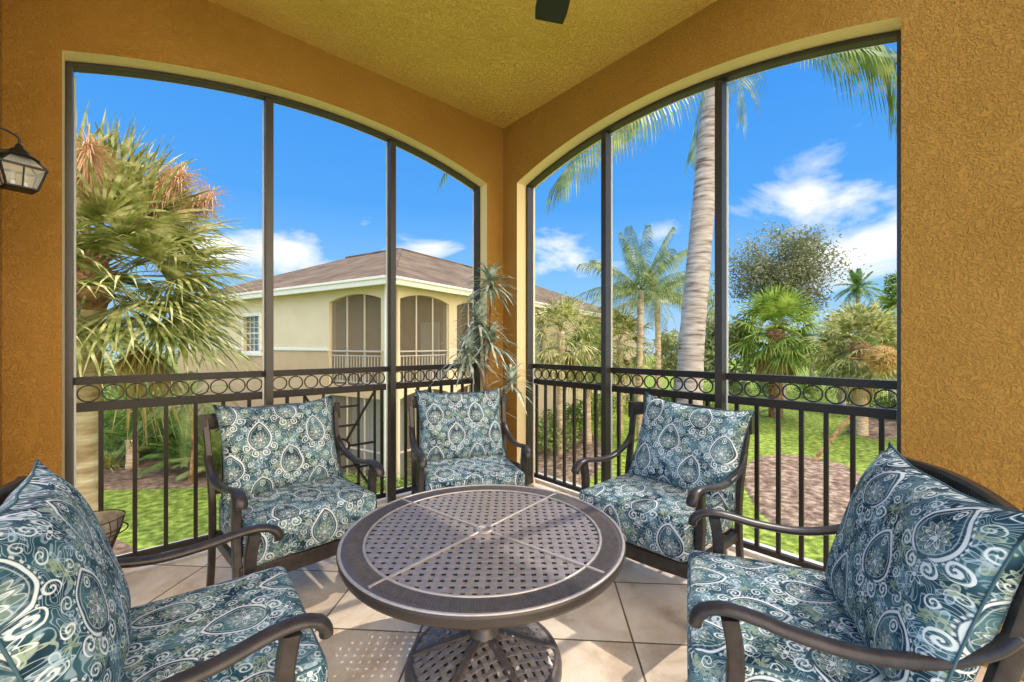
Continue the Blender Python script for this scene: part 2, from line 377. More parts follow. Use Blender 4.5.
# ------------------------------------------------------------------ walls
def arch_z(u, c, a, zs, rise):
    if rise <= 0: return zs
    Rr = (a * a + rise * rise) / (2 * rise)
    return zs + math.sqrt(max(Rr * Rr - (u - c) ** 2, 0)) - (Rr - rise)
def arch_wall(name, P0, u, n, th, u0, u1, z0, z1, ops, m, mrev=None, parent=None, z_split=None, m_low=None):
    """wall with arched or square openings (ua, ub, zbottom, zspring, rise); n points away from the seen side"""
    P0 = Vector(P0); u = Vector(u); n = Vector(n)
    P = lambda a, z, k: P0 + u * a + n * (th * k) + Vector((0, 0, z))
    cuts = {u0, u1}
    for (a, b, zb, zs, rise) in ops:
        N = 28 if rise > 0 else 1
        for i in range(N + 1): cuts.add(a + (b - a) * i / N)
    cuts = sorted(cuts); mb = MB(); rev = []; low = []
    def quad(*p, kind=0):
        mb.face(*p); rev.append(kind)
    def panel(a, b, za, zb_, zc, zd):
        # za,zb_ bottom at a,b ; zc,zd top at a,b
        if z_split is not None and za < z_split < zc and za == zb_:
            for k in (0, 1):
                quad(P(a, za, k), P(b, za, k), P(b, z_split, k), P(a, z_split, k), kind=2)
                quad(P(a, z_split, k), P(b, z_split, k), P(b, zd, k), P(a, zc, k), kind=0)
            return
        kind = 2 if (z_split is not None and zc <= z_split) else 0
        for k in (0, 1): quad(P(a, za, k), P(b, zb_, k), P(b, zd, k), P(a, zc, k), kind=kind)
    for a, b in zip(cuts, cuts[1:]):
        mid = (a + b) / 2; inside = sorted([o for o in ops if o[0] < mid < o[1]], key=lambda o: o[2])
        if not inside: panel(a, b, z0, z0, z1, z1); continue
        bottom = (z0, z0)
        for o in inside:
            c, h = (o[0] + o[1]) / 2, (o[1] - o[0]) / 2
            za, zb = arch_z(a, c, h, o[3], o[4]), arch_z(b, c, h, o[3], o[4])
            if o[2] > bottom[0] + 1e-4:
                panel(a, b, bottom[0], bottom[1], o[2], o[2])
                quad(P(a, o[2], 0), P(b, o[2], 0), P(b, o[2], 1), P(a, o[2], 1), kind=1)
            quad(P(a, za, 0), P(b, zb, 0), P(b, zb, 1), P(a, za, 1), kind=1)
            bottom = (za, zb)
        panel(a, b, bottom[0], bottom[1], z1, z1)
    for o in ops:
        for e in (o[0], o[1]): quad(P(e, o[2], 0), P(e, o[2], 1), P(e, o[3], 1), P(e, o[3], 0), kind=1)
    for e in (u0, u1): quad(P(e, z0, 0), P(e, z0, 1), P(e, z1, 1), P(e, z1, 0))
    quad(P(u0, z1, 0), P(u1, z1, 0), P(u1, z1, 1), P(u0, z1, 1))
    o = mb.build(name, m, parent)
    o.data.materials.append(mrev or m); o.data.materials.append(m_low or m)
    for p, k in zip(o.data.polygons, rev): p.material_index = k
    bm = bmesh.new(); bm.from_mesh(o.data); bmesh.ops.remove_doubles(bm, verts=bm.verts, dist=1e-5); bmesh.ops.recalc_face_normals(bm, faces=bm.faces); bm.to_mesh(o.data); bm.free()
    return o

YW, XW, HC = 2.957, 2.467, 3.21
LO = (-0.289, 2.284, 2.665, 0.205)   # left opening along x: from, to, spring, rise
RO = (0.28, 2.767, 2.665, 0.205)     # right opening along y
tag(arch_wall('wall_back', (0, YW, 0), (1, 0, 0), (0, 1, 0), 0.215, -0.476, XW + 0.3, 0, HC + .2, [(LO[0], LO[1], 0, LO[2], LO[3])], M['wall'], M['reveal']), kind='structure')
tag(arch_wall('wall_right', (XW, 0, 0), (0, 1, 0), (1, 0, 0), 0.22, -.55, YW, 0, HC + .2, [(RO[0], RO[1], 0, RO[2], RO[3])], M['wall'], M['reveal']), kind='structure')
tag(MB().box((-0.476 - .1, 2.705, HC / 2 + .1), (.2, 1.06, HC + .2)).build('wall_left', M['wall']), kind='structure')
tag(MB().box((0.95, 1.64, HC + .12), (3.1, 2.68, .24)).build('ceiling', M['ceil']), kind='structure')
fl = MB().box((0.9, 1.0, -.15), (3.74, 4.5, .30)); tag(fl.build('floor', M['tile']), kind='structure')
ld = MB().box((1.0, 3.285, .012), (3.5, .17, .03)); tag(ld.build('trim_1', M['ledge']), kind='structure')
ld = MB().box((2.795, .9, .012), (.17, 4.6, .03)); tag(ld.build('trim_2', M['ledge']), kind='structure')

# screen frames standing in the openings
def screen_frame(name, P0, u, n, op, mull):
    P0 = Vector(P0); u = Vector(u); n = Vector(n)
    e = tag(empty(name, P0), kind='structure'); a, b, zs, rise = op; D = .07
    P = lambda s, z, k: u * s + n * k + Vector((0, 0, z))
    c, h = (a + b) / 2, (b - a) / 2
    hb = MB(); pts = []
    for i in range(33):
        s = a + .005 + (b - a - .01) * i / 32; pts.append(P(s, arch_z(s, c, h, zs, rise) - .012, D / 2))
    hb.sweep(pts, (D, .024), side=n); fixnormals(hb.build('head_frame', M['frame'], e))
    for s in (a + .013, b - .013):
        MB().box(P(s, (zs - .03) / 2 + .015, D / 2), (.026 if u.x else D, D if u.x else .026, zs - .03)).build('jamb', M['frame'], e)
    for s in mull:
        zt = arch_z(s, c, h, zs, rise) - .03
        MB().box(P(s, zt / 2, D / 2), (.042 if u.x else D, D if u.x else .042, zt)).build('mullion', M['frame'], e)
    # thin pale screen bead lines on the outer edges
    bd = MB()
    for s in [a + .03] + [q + k * .025 for q in mull for k in (-1, 1)] + [b - .03]:
        zt = arch_z(s, c, h, zs, rise) - .045
        bd.box(P(s, zt / 2, D - .004), (.008, .008, zt))
    bd.build('screen_bead', M['white'], e)
    return e
LM = (0.615, 1.455); RM = (1.095, 1.925)
screen_frame('window_1', (0, 3.055, 0), (1, 0, 0), (0, 1, 0), LO, LM)
screen_frame('window_2', (2.572, 0, 0), (0, 1, 0), (1, 0, 0), RO, RM)

# ------------------------------------------------------------------ railings
def railing(P0, u, n, s0, s1, rings, pickets, label, medallion=None):
    e = empty('balcony_railing', P0, label=label, cat='railing')
    u = Vector(u); n = Vector(n); Z = Vector((0, 0, 1)); ux = abs(u.x) > .5
    P = lambda s, z: u * s + Z * z
    L = s1 - s0; mid = (s0 + s1) / 2
    def hb(z, h, d): return MB().box(P(mid, z), (L if ux else d, d if ux else L, h))
    hb(1.063, .04, .05).build('top_rail', M['rail'], e)
    hb(.925, .045, .045).build('middle_rail', M['rail'], e)
    hb(.085, .03, .03).build('bottom_rail', M['rail'], e)
    for s in rings:
        MB().ring(P(s, .995), .0425, .0048, u, Z, 28, 4, .007).build('ring', M['rail'], e)
    for s in pickets:
        MB().box(P(s, .505), (.02, .02, .82)).build('baluster', M['rail'], e)
    if medallion is not None:
        md = empty('panel', (0, 0, 0)); md.parent = e
        c = medallion; m = MB(); w = .016
        m.ring(P(c, .51), .055, .009, u, Z, 28, 6)
        def br(a, b): m.bar(P(*a), P(*b), w, w)
        for q in (-.25, .25): br((c + q, .1), (c + q, .905))
        for q in (-.125, .125):
            br((c + q, .1), (c + q, .905))
        for sx in (-1, 1):
            br((c + sx * .055, .51), (c + sx * .25, .51))
            br((c + sx * .035, .55), (c + sx * .25, .90)); br((c + sx * .035, .47), (c + sx * .25, .12))
            for z in (.80, .68, .34, .22): br((c + sx * .125, z), (c + sx * .235, z)) if z in (.34,) else None
        for z in (.80, .66, .36, .22): br((c - .125, z), (c + .125, z))
        m.build('sunburst_panel', M['rail'], e)
        bpy.data.objects.remove(md)
    return e
rl = [-.211 + .0945 * i for i in range(9)] + [.69 + .0985 * i for i in range(8)] + [1.535 + .0975 * i for i in range(8)]
pl = [-.164, -.029, .104, .241, .378, .515] + [.735, 1.40] + [1.60 + .11 * i for i in range(7)]
railing((0, 3.142, 0), (1, 0, 0), (0, 1, 0), LO[0], LO[1], rl, pl, 'dark bronze balcony railing with a sunburst panel, in the left opening', 1.093)
rr = [2.70 - .096 * i for i in range(8)] + [1.888 - .0973 * i for i in range(8)] + [1.035 - .0973 * i for i in range(8)]
pr = [2.715 - .109 * i for i in range(7)] + [1.85 - .109 * i for i in range(7)] + [1.024 - .109 * i for i in range(7)]
railing((2.658, 0, 0), (0, 1, 0), (1, 0, 0), RO[0], RO[1], rr, pr, 'dark bronze balcony railing of plain pickets, in the right opening')

# ------------------------------------------------------------------ table
def clip_strip(hw, R):  # half length of a strip at offset within radius
    return math.sqrt(max(R * R - hw * hw, 0))
def weave(R, p, w, t, zf, r0=0.0, rot=0.0, amp=.55):
    """plain weave of flat strips, clipped to a disc of radius R; zf(r) gives the height"""
    mb = MB(); n = int(R / p) + 1; ca, sa = math.cos(rot), math.sin(rot)
    for ax in (0, 1):
        for i in range(-n, n + 1):
            o = (i + .5) * p
            L = clip_strip(abs(o) + w / 2, R)
            if L < p: continue
            pts = []; k0 = math.ceil((-L / p) * 2); k1 = math.floor((L / p) * 2)
            ks = [(-L, None)] + [(k * p / 2, k) for k in range(k0, k1 + 1)] + [(L, None)]
            last = None
            for s, k in ks:
                if last is not None and s - last < 1e-4: continue
                last = s
                # crossing centres lie at (j+.5)p : k odd
                if k is not None and k % 2:
                    j = (k - 1) // 2; h = t * amp * (1 if (i + j + ax) % 2 else -1)
                else: h = 0
                x, y = (s, o) if ax == 0 else (o, s)
                x, y = x * ca - y * sa, x * sa + y * ca
                pts.append((x, y, zf(math.hypot(x, y)) + h))
            side = (0, 1, 0) if ax == 0 else (1, 0, 0)
            side = (side[0] * ca - side[1] * sa, side[0] * sa + side[1] * ca, 0)
            mb.sweep(pts, (w, t), side=side)
    return mb
TC = (1.01, 1.325); TR = .535; TZ = .53
tb = empty('patio_table', (TC[0], TC[1], 0), math.radians(HEAD * 0), label='round bronze cast metal patio table with woven top and pedestal base', cat='table')
camrot = HEAD - PI / 2
R1 = .442
fixnormals(weave(R1 + .004, .0355, .0208, .003, lambda r: TZ - .006, rot=camrot).build('woven_top', M['table'], tb, smooth=False))
fixnormals(weave(R1 + .004, .0355, .0190, .011, lambda r: TZ - .0145, rot=camrot, amp=.05).build('shade_lattice', M['table_shade'], tb))  # dark layer added below the weave so its holes look shaded
bd = MB().lathe([(R1 - .004, TZ - .012), (R1 - .004, TZ - .004), (R1 + .004, TZ - .002), (TR - .012, TZ - .002), (TR - .010, TZ - .006), (TR - .014, TZ - .014), (R1 - .004, TZ - .012)], 128)
NB = 330
for k in range(NB):
    a = 2 * PI * k / NB; ca, sa = math.cos(a), math.sin(a)
    bd.bar((ca * (R1 + .012), sa * (R1 + .012), TZ - .0015), (ca * (TR - .034), sa * (TR - .020), TZ - .0015), .0042, .003)
fixnormals(bd.build('ribbed_band', M['table_dark'], tb))
fixnormals(MB().ring((0, 0, TZ - .0015), R1 + .003, .0055, (1, 0, 0), (0, 1, 0), 128, 8, .004).build('inner_ring', M['table_light'], tb, True))
fixnormals(MB().lathe([(TR - .016, TZ - .008), (TR - .012, TZ), (TR - .004, TZ - .002), (TR + .001, TZ - .007), (TR - .001, TZ - .014), (TR - .004, TZ - .03), (TR - .010, TZ - .042), (TR - .016, TZ - .040), (TR - .018, TZ - .02), (TR - .016, TZ - .008)], 128).build('rolled_rim', M['table_rim'], tb, True))
fixnormals(MB().ring((0, 0, TZ - .001), TR - .008, .006, (1, 0, 0), (0, 1, 0), 128, 8, .0035).build('rim_bead', M['table_light'], tb, True))
dirs = [(.962 - TC[0], 1.852 - TC[1]), (1.525 - TC[0], 1.392 - TC[1]), (.513 - TC[0], 1.231 - TC[1]), (1.065 - TC[0], .811 - TC[1])]
a0 = math.atan2(dirs[1][1], dirs[1][0]) + math.radians(3)
for k in range(4):
    a = a0 + k * PI / 2; ca, sa = math.cos(a), math.sin(a)
    MB().bar((ca * .03, sa * .03, TZ - .001), (ca * (TR - .024), sa * (TR - .024), TZ - .001), .010, .007).build('spoke', M['table_light'], tb)
fixnormals(MB().lathe([(.020, TZ - .02), (.020, TZ + .004), (.03, TZ + .005), (.038, TZ + .002), (.04, TZ - .008), (.02, TZ - .02)], 40).build('umbrella_hole_collar', M['table'], tb, True))
MB().lathe([(.0, TZ - .018), (.021, TZ - .018)], 32).build('hole_shade', M['darkmetal'], tb)  # black disc painted in for the dark inside of the umbrella hole
# under-frame and pedestal
uf = MB()
for k in range(4):
    a = a0 + k * PI / 2; uf.bar((0, 0, TZ - .025), (math.cos(a) * (TR - .03), math.sin(a) * (TR - .03), TZ - .022), .022, .02)
uf.build('under_frame', M['table_dark'], tb)
fixnormals(MB().lathe([(0, TZ - .02), (.045, TZ - .02), (.045, TZ - .035), (.026, TZ - .05), (.024, .25), (.034, .235), (.046, .215), (.052, .195), (.047, .175), (.036, .165), (.036, .15), (.055, .135), (.06, .12), (0, .12)], 40).build('pedestal', M['table_dark'], tb, True))
bz = lambda r: .035 + .095 * max(0, 1 - (r / .30) ** 1.3)
fixnormals(weave(.275, .034, .0215, .004, bz, rot=camrot + .5).build('woven_base', M['table'], tb))
fixnormals(weave(.27, .034, .0195, .008, lambda r: bz(r) - .007, rot=camrot + .5, amp=.05).build('base_shade_lattice', M['table_shade'], tb))  # dark layer added to shade the holes of the woven base
sp = MB()
for k in range(6):
    a = a0 + .22 + k * PI / 3; pts = []; wh = []
    for i in range(9):
        r = .04 + .235 * i / 8; pts.append((r * math.cos(a), r * math.sin(a), bz(r) + .006)); wh.append((.036 - .012 * i / 8, .012))
    sp = MB().sweep(pts, wh); fixnormals(sp.build('base_rib', M['table_dark'], tb))
fixnormals(MB().lathe([(.262, .046), (.275, .052), (.292, .045), (.302, .025), (.302, 0), (.262, 0), (.262, .046)], 72).build('base_rim', M['table_dark'], tb, True))

# ------------------------------------------------------------------ chairs
def smooth_path(pts, n=5):
    pts = [Vector(p) for p in pts]; out = []
    for i in range(len(pts) - 1):
        p0 = pts[max(i - 1, 0)]; p1 = pts[i]; p2 = pts[i + 1]; p3 = pts[min(i + 2, len(pts) - 1)]
        for k in range(n):
            t = k / n
            out.append(.5 * ((2 * p1) + (p2 - p0) * t + (2 * p0 - 5 * p1 + 4 * p2 - p3) * t * t + (3 * p1 - p0 - 3 * p2 + p3) * t ** 3))
    out.append(pts[-1]); return out
def set_uv(o, fn):
    me = o.data; l = me.uv_layers.new(name='UVMap')
    for p in me.polygons:
        for li in p.loop_indices: l.data[li].uv = fn(me.vertices[me.loops[li].vertex_index].co, p.normal)
def pillow(W, H, T, seed, uvoff, name, parent, ears=.022, sag=.02):
    """knife-edge pillow in its own x-z plane, z up from 0"""
    rnd = random.Random(seed); N = 22; mb = MB(); ph = [rnd.uniform(0, 6) for _ in range(6)]
    def pos(i, j, s):
        a = -1 + 2 * i / N; b = -1 + 2 * j / N
        px = a * W / 2 * (1 - .055 * (1 - b * b) * abs(a) ** 3 ) ; pz = b * H / 2 * (1 - (.07 if b > 0 else .03) * (1 - a * a) * abs(b) ** 3)
        c = (abs(a) * abs(b)) ** 4; px += math.copysign(ears * .6 * c, a) if a else 0; pz += math.copysign(ears * c, b) if b else 0
        t = T / 2 * ((1 - a ** 4) * (1 - b ** 4)) ** .55 * (1 - .12 * abs(a * b))
        t *= 1 + .05 * math.sin(5 * a + ph[0]) * math.cos(4 * b + ph[1])
        t += .006 * math.sin(9 * a + ph[2] + 3 * b) * (1 - a * a) * abs(b)
        y = s * t + .006 * math.sin(3 * a + ph[3])
        return (px, y, pz + H / 2)
    idx = {}
    for s in (-1, 1):
        for i in range(N + 1):
            for j in range(N + 1):
                if s == 1 and (i in (0, N) or j in (0, N)): idx[s, i, j] = idx[-1, i, j]; continue
                idx[s, i, j] = len(mb.v); mb.v.append(pos(i, j, s))
    for s in (-1, 1):
        for i in range(N):
            for j in range(N):
                q = (idx[s, i, j], idx[s, i + 1, j], idx[s, i + 1, j + 1], idx[s, i, j + 1]); mb.f.append(q if s == -1 else q[::-1])
    o = mb.build(name, M['fabric'], parent, True)
    gp = {}
    for (s_i, i, j), k in idx.items(): gp[k] = ((-1 + 2 * i / N) * W * .54, (-1 + 2 * j / N) * H * .54)
    me = o.data; l = me.uv_layers.new(name='UVMap')
    for p in me.polygons:
        off = 0.0 if p.index < N * N else .41
        for li in p.loop_indices:
            q = gp[me.loops[li].vertex_index]; l.data[li].uv = (q[0] + uvoff[0] + off, q[1] + uvoff[1])
    edge = [pos(i, 0, -1) for i in range(N)] + [pos(N, j, -1) for j in range(N)] + [pos(N - i, N, -1) for i in range(N)] + [pos(0, N - j, -1) for j in range(N + 1)]
    p = MB().tube(edge, .003, 6).build('piping', M['cord'], o, True)
    return o
def seat_cushion(W, D, T, uvoff, parent):
    bm = bmesh.new(); bmesh.ops.create_cube(bm, size=1)
    bmesh.ops.scale(bm, vec=(W, D, T), verts=bm.verts)
    bmesh.ops.bevel(bm, geom=list(bm.edges), offset=.032, segments=4, profile=.5, affect='EDGES')
    me = bpy.data.meshes.new('seat_cushion'); bm.to_mesh(me); bm.free()
    bm = bmesh.new(); bm.from_mesh(me)
    for _ in range(3):
        big = [e for e in bm.edges if e.calc_length() > .09]
        if big: bmesh.ops.subdivide_edges(bm, edges=big, cuts=1, use_grid_fill=True)
    for v in bm.verts:
        a, b = v.co.x / (W / 2), v.co.y / (D / 2)
        k = max(0, (1 - a ** 4)) * max(0, (1 - b ** 4))
        if v.co.z > 0: v.co.z += .014 * k + .003 * math.sin(9 * v.co.x + 3) * math.cos(11 * v.co.y)
        v.co.x *= 1 - .012 * (1 - b * b); v.co.y *= 1 + .012 * (1 - a * a)
    bm.to_mesh(me); bm.free(); me.materials.append(M['fabric'])
    for p in me.polygons: p.use_smooth = True
    o = bpy.data.objects.new('seat_cushion', me); col.objects.link(o); o.parent = parent
    def f(c, n):
        if abs(n.z) > .6: return (c.x + uvoff[0], c.y + uvoff[1])
        if abs(n.y) > abs(n.x): return (c.x + uvoff[0], math.copysign(D / 2 + (T / 2 - c.z), n.y) + uvoff[1])
        return (math.copysign(W / 2 + (T / 2 - c.z), n.x) + uvoff[0], c.y + uvoff[1])
    set_uv(o, f)
    e = []
    w, d = W / 2 - .012, D / 2 - .010
    for (cx, cy, a0_) in ((w - .02, d - .02, 0), (-w + .02, d - .02, 90), (-w + .02, -d + .02, 180), (w - .02, -d + .02, 270)):
        for k in range(5):
            a = math.radians(a0_ + k * 22.5); e.append((cx + .022 * math.cos(a), cy + .022 * math.sin(a), T / 2 - .010))
    e.append(e[0])
    MB().tube(e, .0032, 6).build('piping', M['cord'], o, True)
    return o

def make_chair(seed=1, roll=0.0, pil_dx=0.0, lean=0.0):
    rnd = random.Random(seed)
    r = empty('patio_armchair')
    mm = M['chairmetal']
    for s in (-1, 1):
        # front leg (sabre shaped)
        p = smooth_path([(s * .322, -.235, .59), (s * .320, -.222, .50), (s * .320, -.228, .38), (s * .322, -.250, .24), (s * .324, -.262, .10), (s * .326, -.285, 0.0)])
        n = len(p); wh = [(.038 - .006 * i / n, .040 - .008 * i / n) for i in range(n)]
        fixnormals(MB().sweep(p, wh, side=(1, 0, 0)).build('leg', mm, r, 'auto'))
        # rear leg and back post in one sweep
        p = smooth_path([(s * .326, .262, 0), (s * .325, .235, .14), (s * .325, .218, .30), (s * .326, .218, .45), (s * .330, .254, .62), (s * .338, .295, .80), (s * .342, .308, .86)])
        fixnormals(MB().sweep(p, (.030, .036), side=(1, 0, 0)).build('leg', mm, r, 'auto'))
        # arm
        p = smooth_path([(s * .334, .268, .685), (s * .335, .225, .640), (s * .336, .14, .598), (s * .334, .03, .578), (s * .330, -.09, .585), (s * .324, -.185, .602), (s * .321, -.245, .606), (s * .320, -.285, .596), (s * .320, -.308, .574), (s * .320, -.312, .552)], 6)
        n = len(p); wh = []
        for i in range(n):
            t = i / (n - 1); w = .040 + .010 * min(1, t * 2); h = .026 + (.006 if t > .8 else 0)
            if t > .93: w -= (t - .93) * .18
            wh.append((w, h))
        fixnormals(MB().sweep(p, wh, side=(1, 0, 0), n=14).build('armrest', mm, r, True))
        # side seat rail
        MB().bar((s * .312, -.235, .275), (s * .312, .225, .262), .028, .045).build('side_rail', mm, r)
    fr = MB()
    for z, h in ((.246, .072),):
        pts = [(-.315 + .63 * i / 12, -.262 - .022 * math.sin(PI * i / 12), z - .006 * math.sin(PI * i / 12)) for i in range(13)]
        fr.sweep(pts, (.028, h), side=(0, 1, 0))
    fr.build('front_rail', mm, r)
    MB().bar((-.32, .222, .27), (.32, .222, .27), .026, .045).build('back_rail', mm, r)
    dk = MB()
    for i in range(9): dk.bar((-.25 + .0625 * i, -.24, .288), (-.25 + .0625 * i, .215, .275), .03, .008)
    dk.build('seat_slats', mm, r)
    # crest rail, bowed
    pts = [(-.352 + .704 * i / 16, .305 + .035 * math.sin(PI * i / 16), .842 + .022 * math.sin(PI * i / 16)) for i in range(17)]
    wh = [(.026, .075 if 1 < i < 15 else .082) for i in range(17)]
    crest = fixnormals(MB().sweep(pts, wh, side=(0, 1, 0)).build('crest_rail', mm, r, 'auto'))
    rb = MB()
    for i in range(96):
        t = .04 + .92 * i / 95; x = -.352 + .704 * t
        rb.box((x, .305 + .035 * math.sin(PI * t) - .0135, .842 + .022 * math.sin(PI * t)), (.0026, .003, .052))
    rb.build('ribbed_panel', mm, crest)
    for s in (-1, 1):
        MB().box((s * .350, .303, .835), (.03, .042, .10)).build('end_block', mm, crest)
    MB().bar((-.325, .225, .50), (.325, .225, .50), .02, .035).build('lower_back_rail', mm, r)
    for i in range(7):
        x = -.24 + .08 * i
        b = MB().sweep(smooth_path([(x, .226, .50), (x, .255, .65), (x, .305 + .03 * math.cos(x * 4), .82)]), (.028, .010), side=(1, 0, 0)); b.build('back_slat', mm, r)
    sc = seat_cushion(.60, .565, .185, (rnd.random(), rnd.random()), r); sc.location = (0, -.045, .288 + .0925)
    sc['label'] = 'teal paisley seat cushion'
    pl_ = pillow(.60, .485, .18, seed, (rnd.random(), rnd.random()), 'back_pillow', r)
    pl_.location = (pil_dx, .118, .455); pl_.rotation_euler = (math.radians(-18 - lean), roll, 0)
    pl_['label'] = 'teal paisley back pillow'
    return r
grp = 'paisley cushioned armchairs around the round table'
poses = [
    ((.613, 2.452), 4.7, 'paisley cushioned armchair at the left railing, behind the nearest left chair', 1, 0.0),
    ((1.621, 2.315), -23.2, 'paisley cushioned armchair in the corner, in front of the faux plant', 2, 0.0),
    ((2.096, 1.204), -88.5, 'paisley cushioned armchair against the right railing, sunlit pillow top', 3, 0.07),
    ((1.47, .365), -153.5, 'nearest armchair on the right, large pillow against the orange stucco wall', 4, 0.0),
    ((.043, 1.405), 86.6, 'nearest armchair on the left, cut off by the left picture edge', 5, 0.0),
]
for (xy, deg, lab, sd, roll) in poses:
    c = make_chair(sd, roll, {4: .07, 3: .035}.get(sd, 0.0)); c.location = (xy[0], xy[1], 0); c.rotation_euler = (0, 0, math.radians(deg)); tag(c, lab, 'chair', grp)

# ------------------------------------------------------------------ wall lantern
lx, ly, lz = -.348, 2.42, 1.905
lt = empty('wall_lantern', (lx, ly, lz), math.radians(20), label='small black lantern with clear glass panes hanging from a hooked wall bracket', cat='lamp')
lt.scale = (.8, .8, .8)
def ring4(r, z): return [(r * sx, r * sy, z) for sx, sy in ((-1, -1), (1, -1), (1, 1), (-1, 1))]
A4, B4, C4 = ring4(.050, -.085), ring4(.074, .01), ring4(.036, .062)
cg = MB()
for k in range(4):
    cg.bar(A4[k], A4[(k + 1) % 4], .008, .008); cg.bar(B4[k], B4[(k + 1) % 4], .010, .010); cg.bar(A4[k], B4[k], .008, .008); cg.bar(B4[k], C4[k], .007, .007)
    m0 = [(a + b) / 2 for a, b in zip(A4[k], A4[(k + 1) % 4])]; m1 = [(a + b) / 2 for a, b in zip(B4[k], B4[(k + 1) % 4])]
    cg.bar(m0, m1, .006, .006)
cg.box((0, 0, -.086), (.104, .104, .006))
cg.build('cage', M['darkmetal'], lt)
for k in range(4):
    g = MB(); g.face(A4[k], A4[(k + 1) % 4], B4[(k + 1) % 4], B4[k]); g.build('glass_pane', M['lglass'], lt)
rp = MB().lathe([(.068, .058), (.06, .066), (.036, .078), (.030, .094), (.016, .104), (.012, .118), (.004, .128), (0, .13)], 24); fixnormals(rp.build('cap', M['darkmetal'], lt, True))
g = MB()
for k in range(4): g.face(B4[k], B4[(k + 1) % 4], C4[(k + 1) % 4], C4[k])
g.build('roof_glass', M['lglass'], lt)
for k in (-1, 1):
    cd = fixnormals(MB().lathe([(0, -.082), (.009, -.082), (.009, -.052), (.0, -.052)], 12, (k * .02, 0, 0)).build('candle_sleeve', M['white'], lt))
    fixnormals(MB().lathe([(0, -.052), (.008, -.045), (.012, -.03), (.008, -.012), (.0, .004)], 12, (k * .02, 0, 0)).build('bulb', M['lglass'], cd, True))
rot = Matrix.Rotation(-math.radians(20), 3, 'Z')
ar = MB(); pw = [(0, 0, .125), (0.0, 0, .15), (-.02, 0, .168), (-.06, 0, .182), (-.11, 0, .178), (-.15, 0, .15), (-.158, 0, .11)]
ar.tube([rot @ Vector(p) for p in smooth_path(pw)], .005, 8)
ar.tube([rot @ Vector(p) for p in smooth_path([(-.158, 0, .05), (-.12, 0, .075), (-.07, 0, .08), (-.03, 0, .09)])], .004, 8)
ar.build('bracket', M['darkmetal'], lt, True)
pb = MB(); M3 = rot
pb.box(rot @ Vector((-.156, 0, .09)), (.010, .07, .16), rot); pb.build('back_plate', M['darkmetal'], lt)

# ------------------------------------------------------------------ ceiling fan
tip = at(549, 21, 2.03); fdir = Vector((-.60, -.80, 0)).normalized()
hubp = tip + fdir * .66
fn = empty('ceiling_fan', (hubp.x, hubp.y, 0), label='dark ceiling fan blade tip hanging down from the ceiling above the table', cat='fan')
fixnormals(MB().lathe([(0, HC), (.07, HC), (.065, HC - .04), (.02, HC - .07), (.014, HC - .08), (.014, tip.z + .16), (.05, tip.z + .14), (.11, tip.z + .10), (.12, tip.z + .05), (.09, tip.z + .0), (.05, tip.z - .03), (0, tip.z - .035)], 32).build('motor', M['fan'], fn, True))
a_f = math.atan2(-fdir.y, -fdir.x)
for k in range(5):
    a = a_f + k * 2 * PI / 5; u = Vector((math.cos(a), math.sin(a), 0)); w = Vector((-u.y, u.x, 0.14)).normalized(); b = MB(); n = 8
    up = u.cross(w)
    for kk in (0, 1):
        pass
    pts = [u * (.17 + (.66 - .17) * i / n) + Vector((0, 0, tip.z)) for i in range(n + 1)]
    wh = [(.115 + .035 * math.sin(PI * .5 * i / n), .008) for i in range(n + 1)]; wh[-1] = (.135, .008)
    b.sweep(pts, wh, side=w); fixnormals(b.build('blade', M['fan'], fn))
    MB().bar(u * .09 + Vector((0, 0, tip.z + .01)), u * .2 + Vector((0, 0, tip.z + .008)), .03, .008).build('blade_arm', M['darkmetal'], fn)

# ------------------------------------------------------------------ wire basket plant stand
bx_, by_ = -.172, 2.60
bk = empty('wire_planter', (bx_, by_, 0), label='rusty wire basket planter on a stand beside the left railing', cat='planter')
M['rust'] = noisy('rusty_wire', [(0.3, (52, 34, 26)), (0.7, (88, 60, 46))], 30, rough=.7)
M['liner'] = noisy('grey_coco_liner', [(0.3, (120, 112, 98)), (0.7, (160, 152, 136))], 30, 4, rough=.95, bump=.5, bscale=90, bdist=.004)
w = MB()
for r_, z_ in ((.115, .49), (.105, .44), (.085, .39), (.06, .34), (.03, .315)): w.ring((0, 0, z_), r_, .0028, (1, 0, 0), (0, 1, 0), 40, 6)
for k in range(20):
    a = 2 * PI * k / 20; a2 = a + .35
    w.tube([(r_ * math.cos(a + q), r_ * math.sin(a + q), z_) for r_, z_, q in ((.115, .49, 0), (.105, .44, .12), (.085, .39, .2), (.06, .34, .28), (.03, .315, .35))], .0018, 5)
w.ring((0, 0, .43), .125, .003, (1, 0, 0), (0, 1, 0), 40, 6)
w.build('wire_basket', M['rust'], bk)
fixnormals(MB().lathe([(.11, .487), (.10, .44), (.08, .39), (.055, .345), (.0, .32), (.0, .326), (.05, .352), (.074, .395), (.094, .44), (.104, .487), (.11, .487)], 36).build('liner', M['liner'], bk, True))
for k in range(3):
    a = 2 * PI * k / 3 + .4
    MB().tube(smooth_path([(.11 * math.cos(a), .11 * math.sin(a), .43), (.05 * math.cos(a), .05 * math.sin(a), .25), (.07 * math.cos(a), .07 * math.sin(a), .1), (.13 * math.cos(a), .13 * math.sin(a), 0.004)]), .005, 6).build('leg', M['rust'], bk, True)

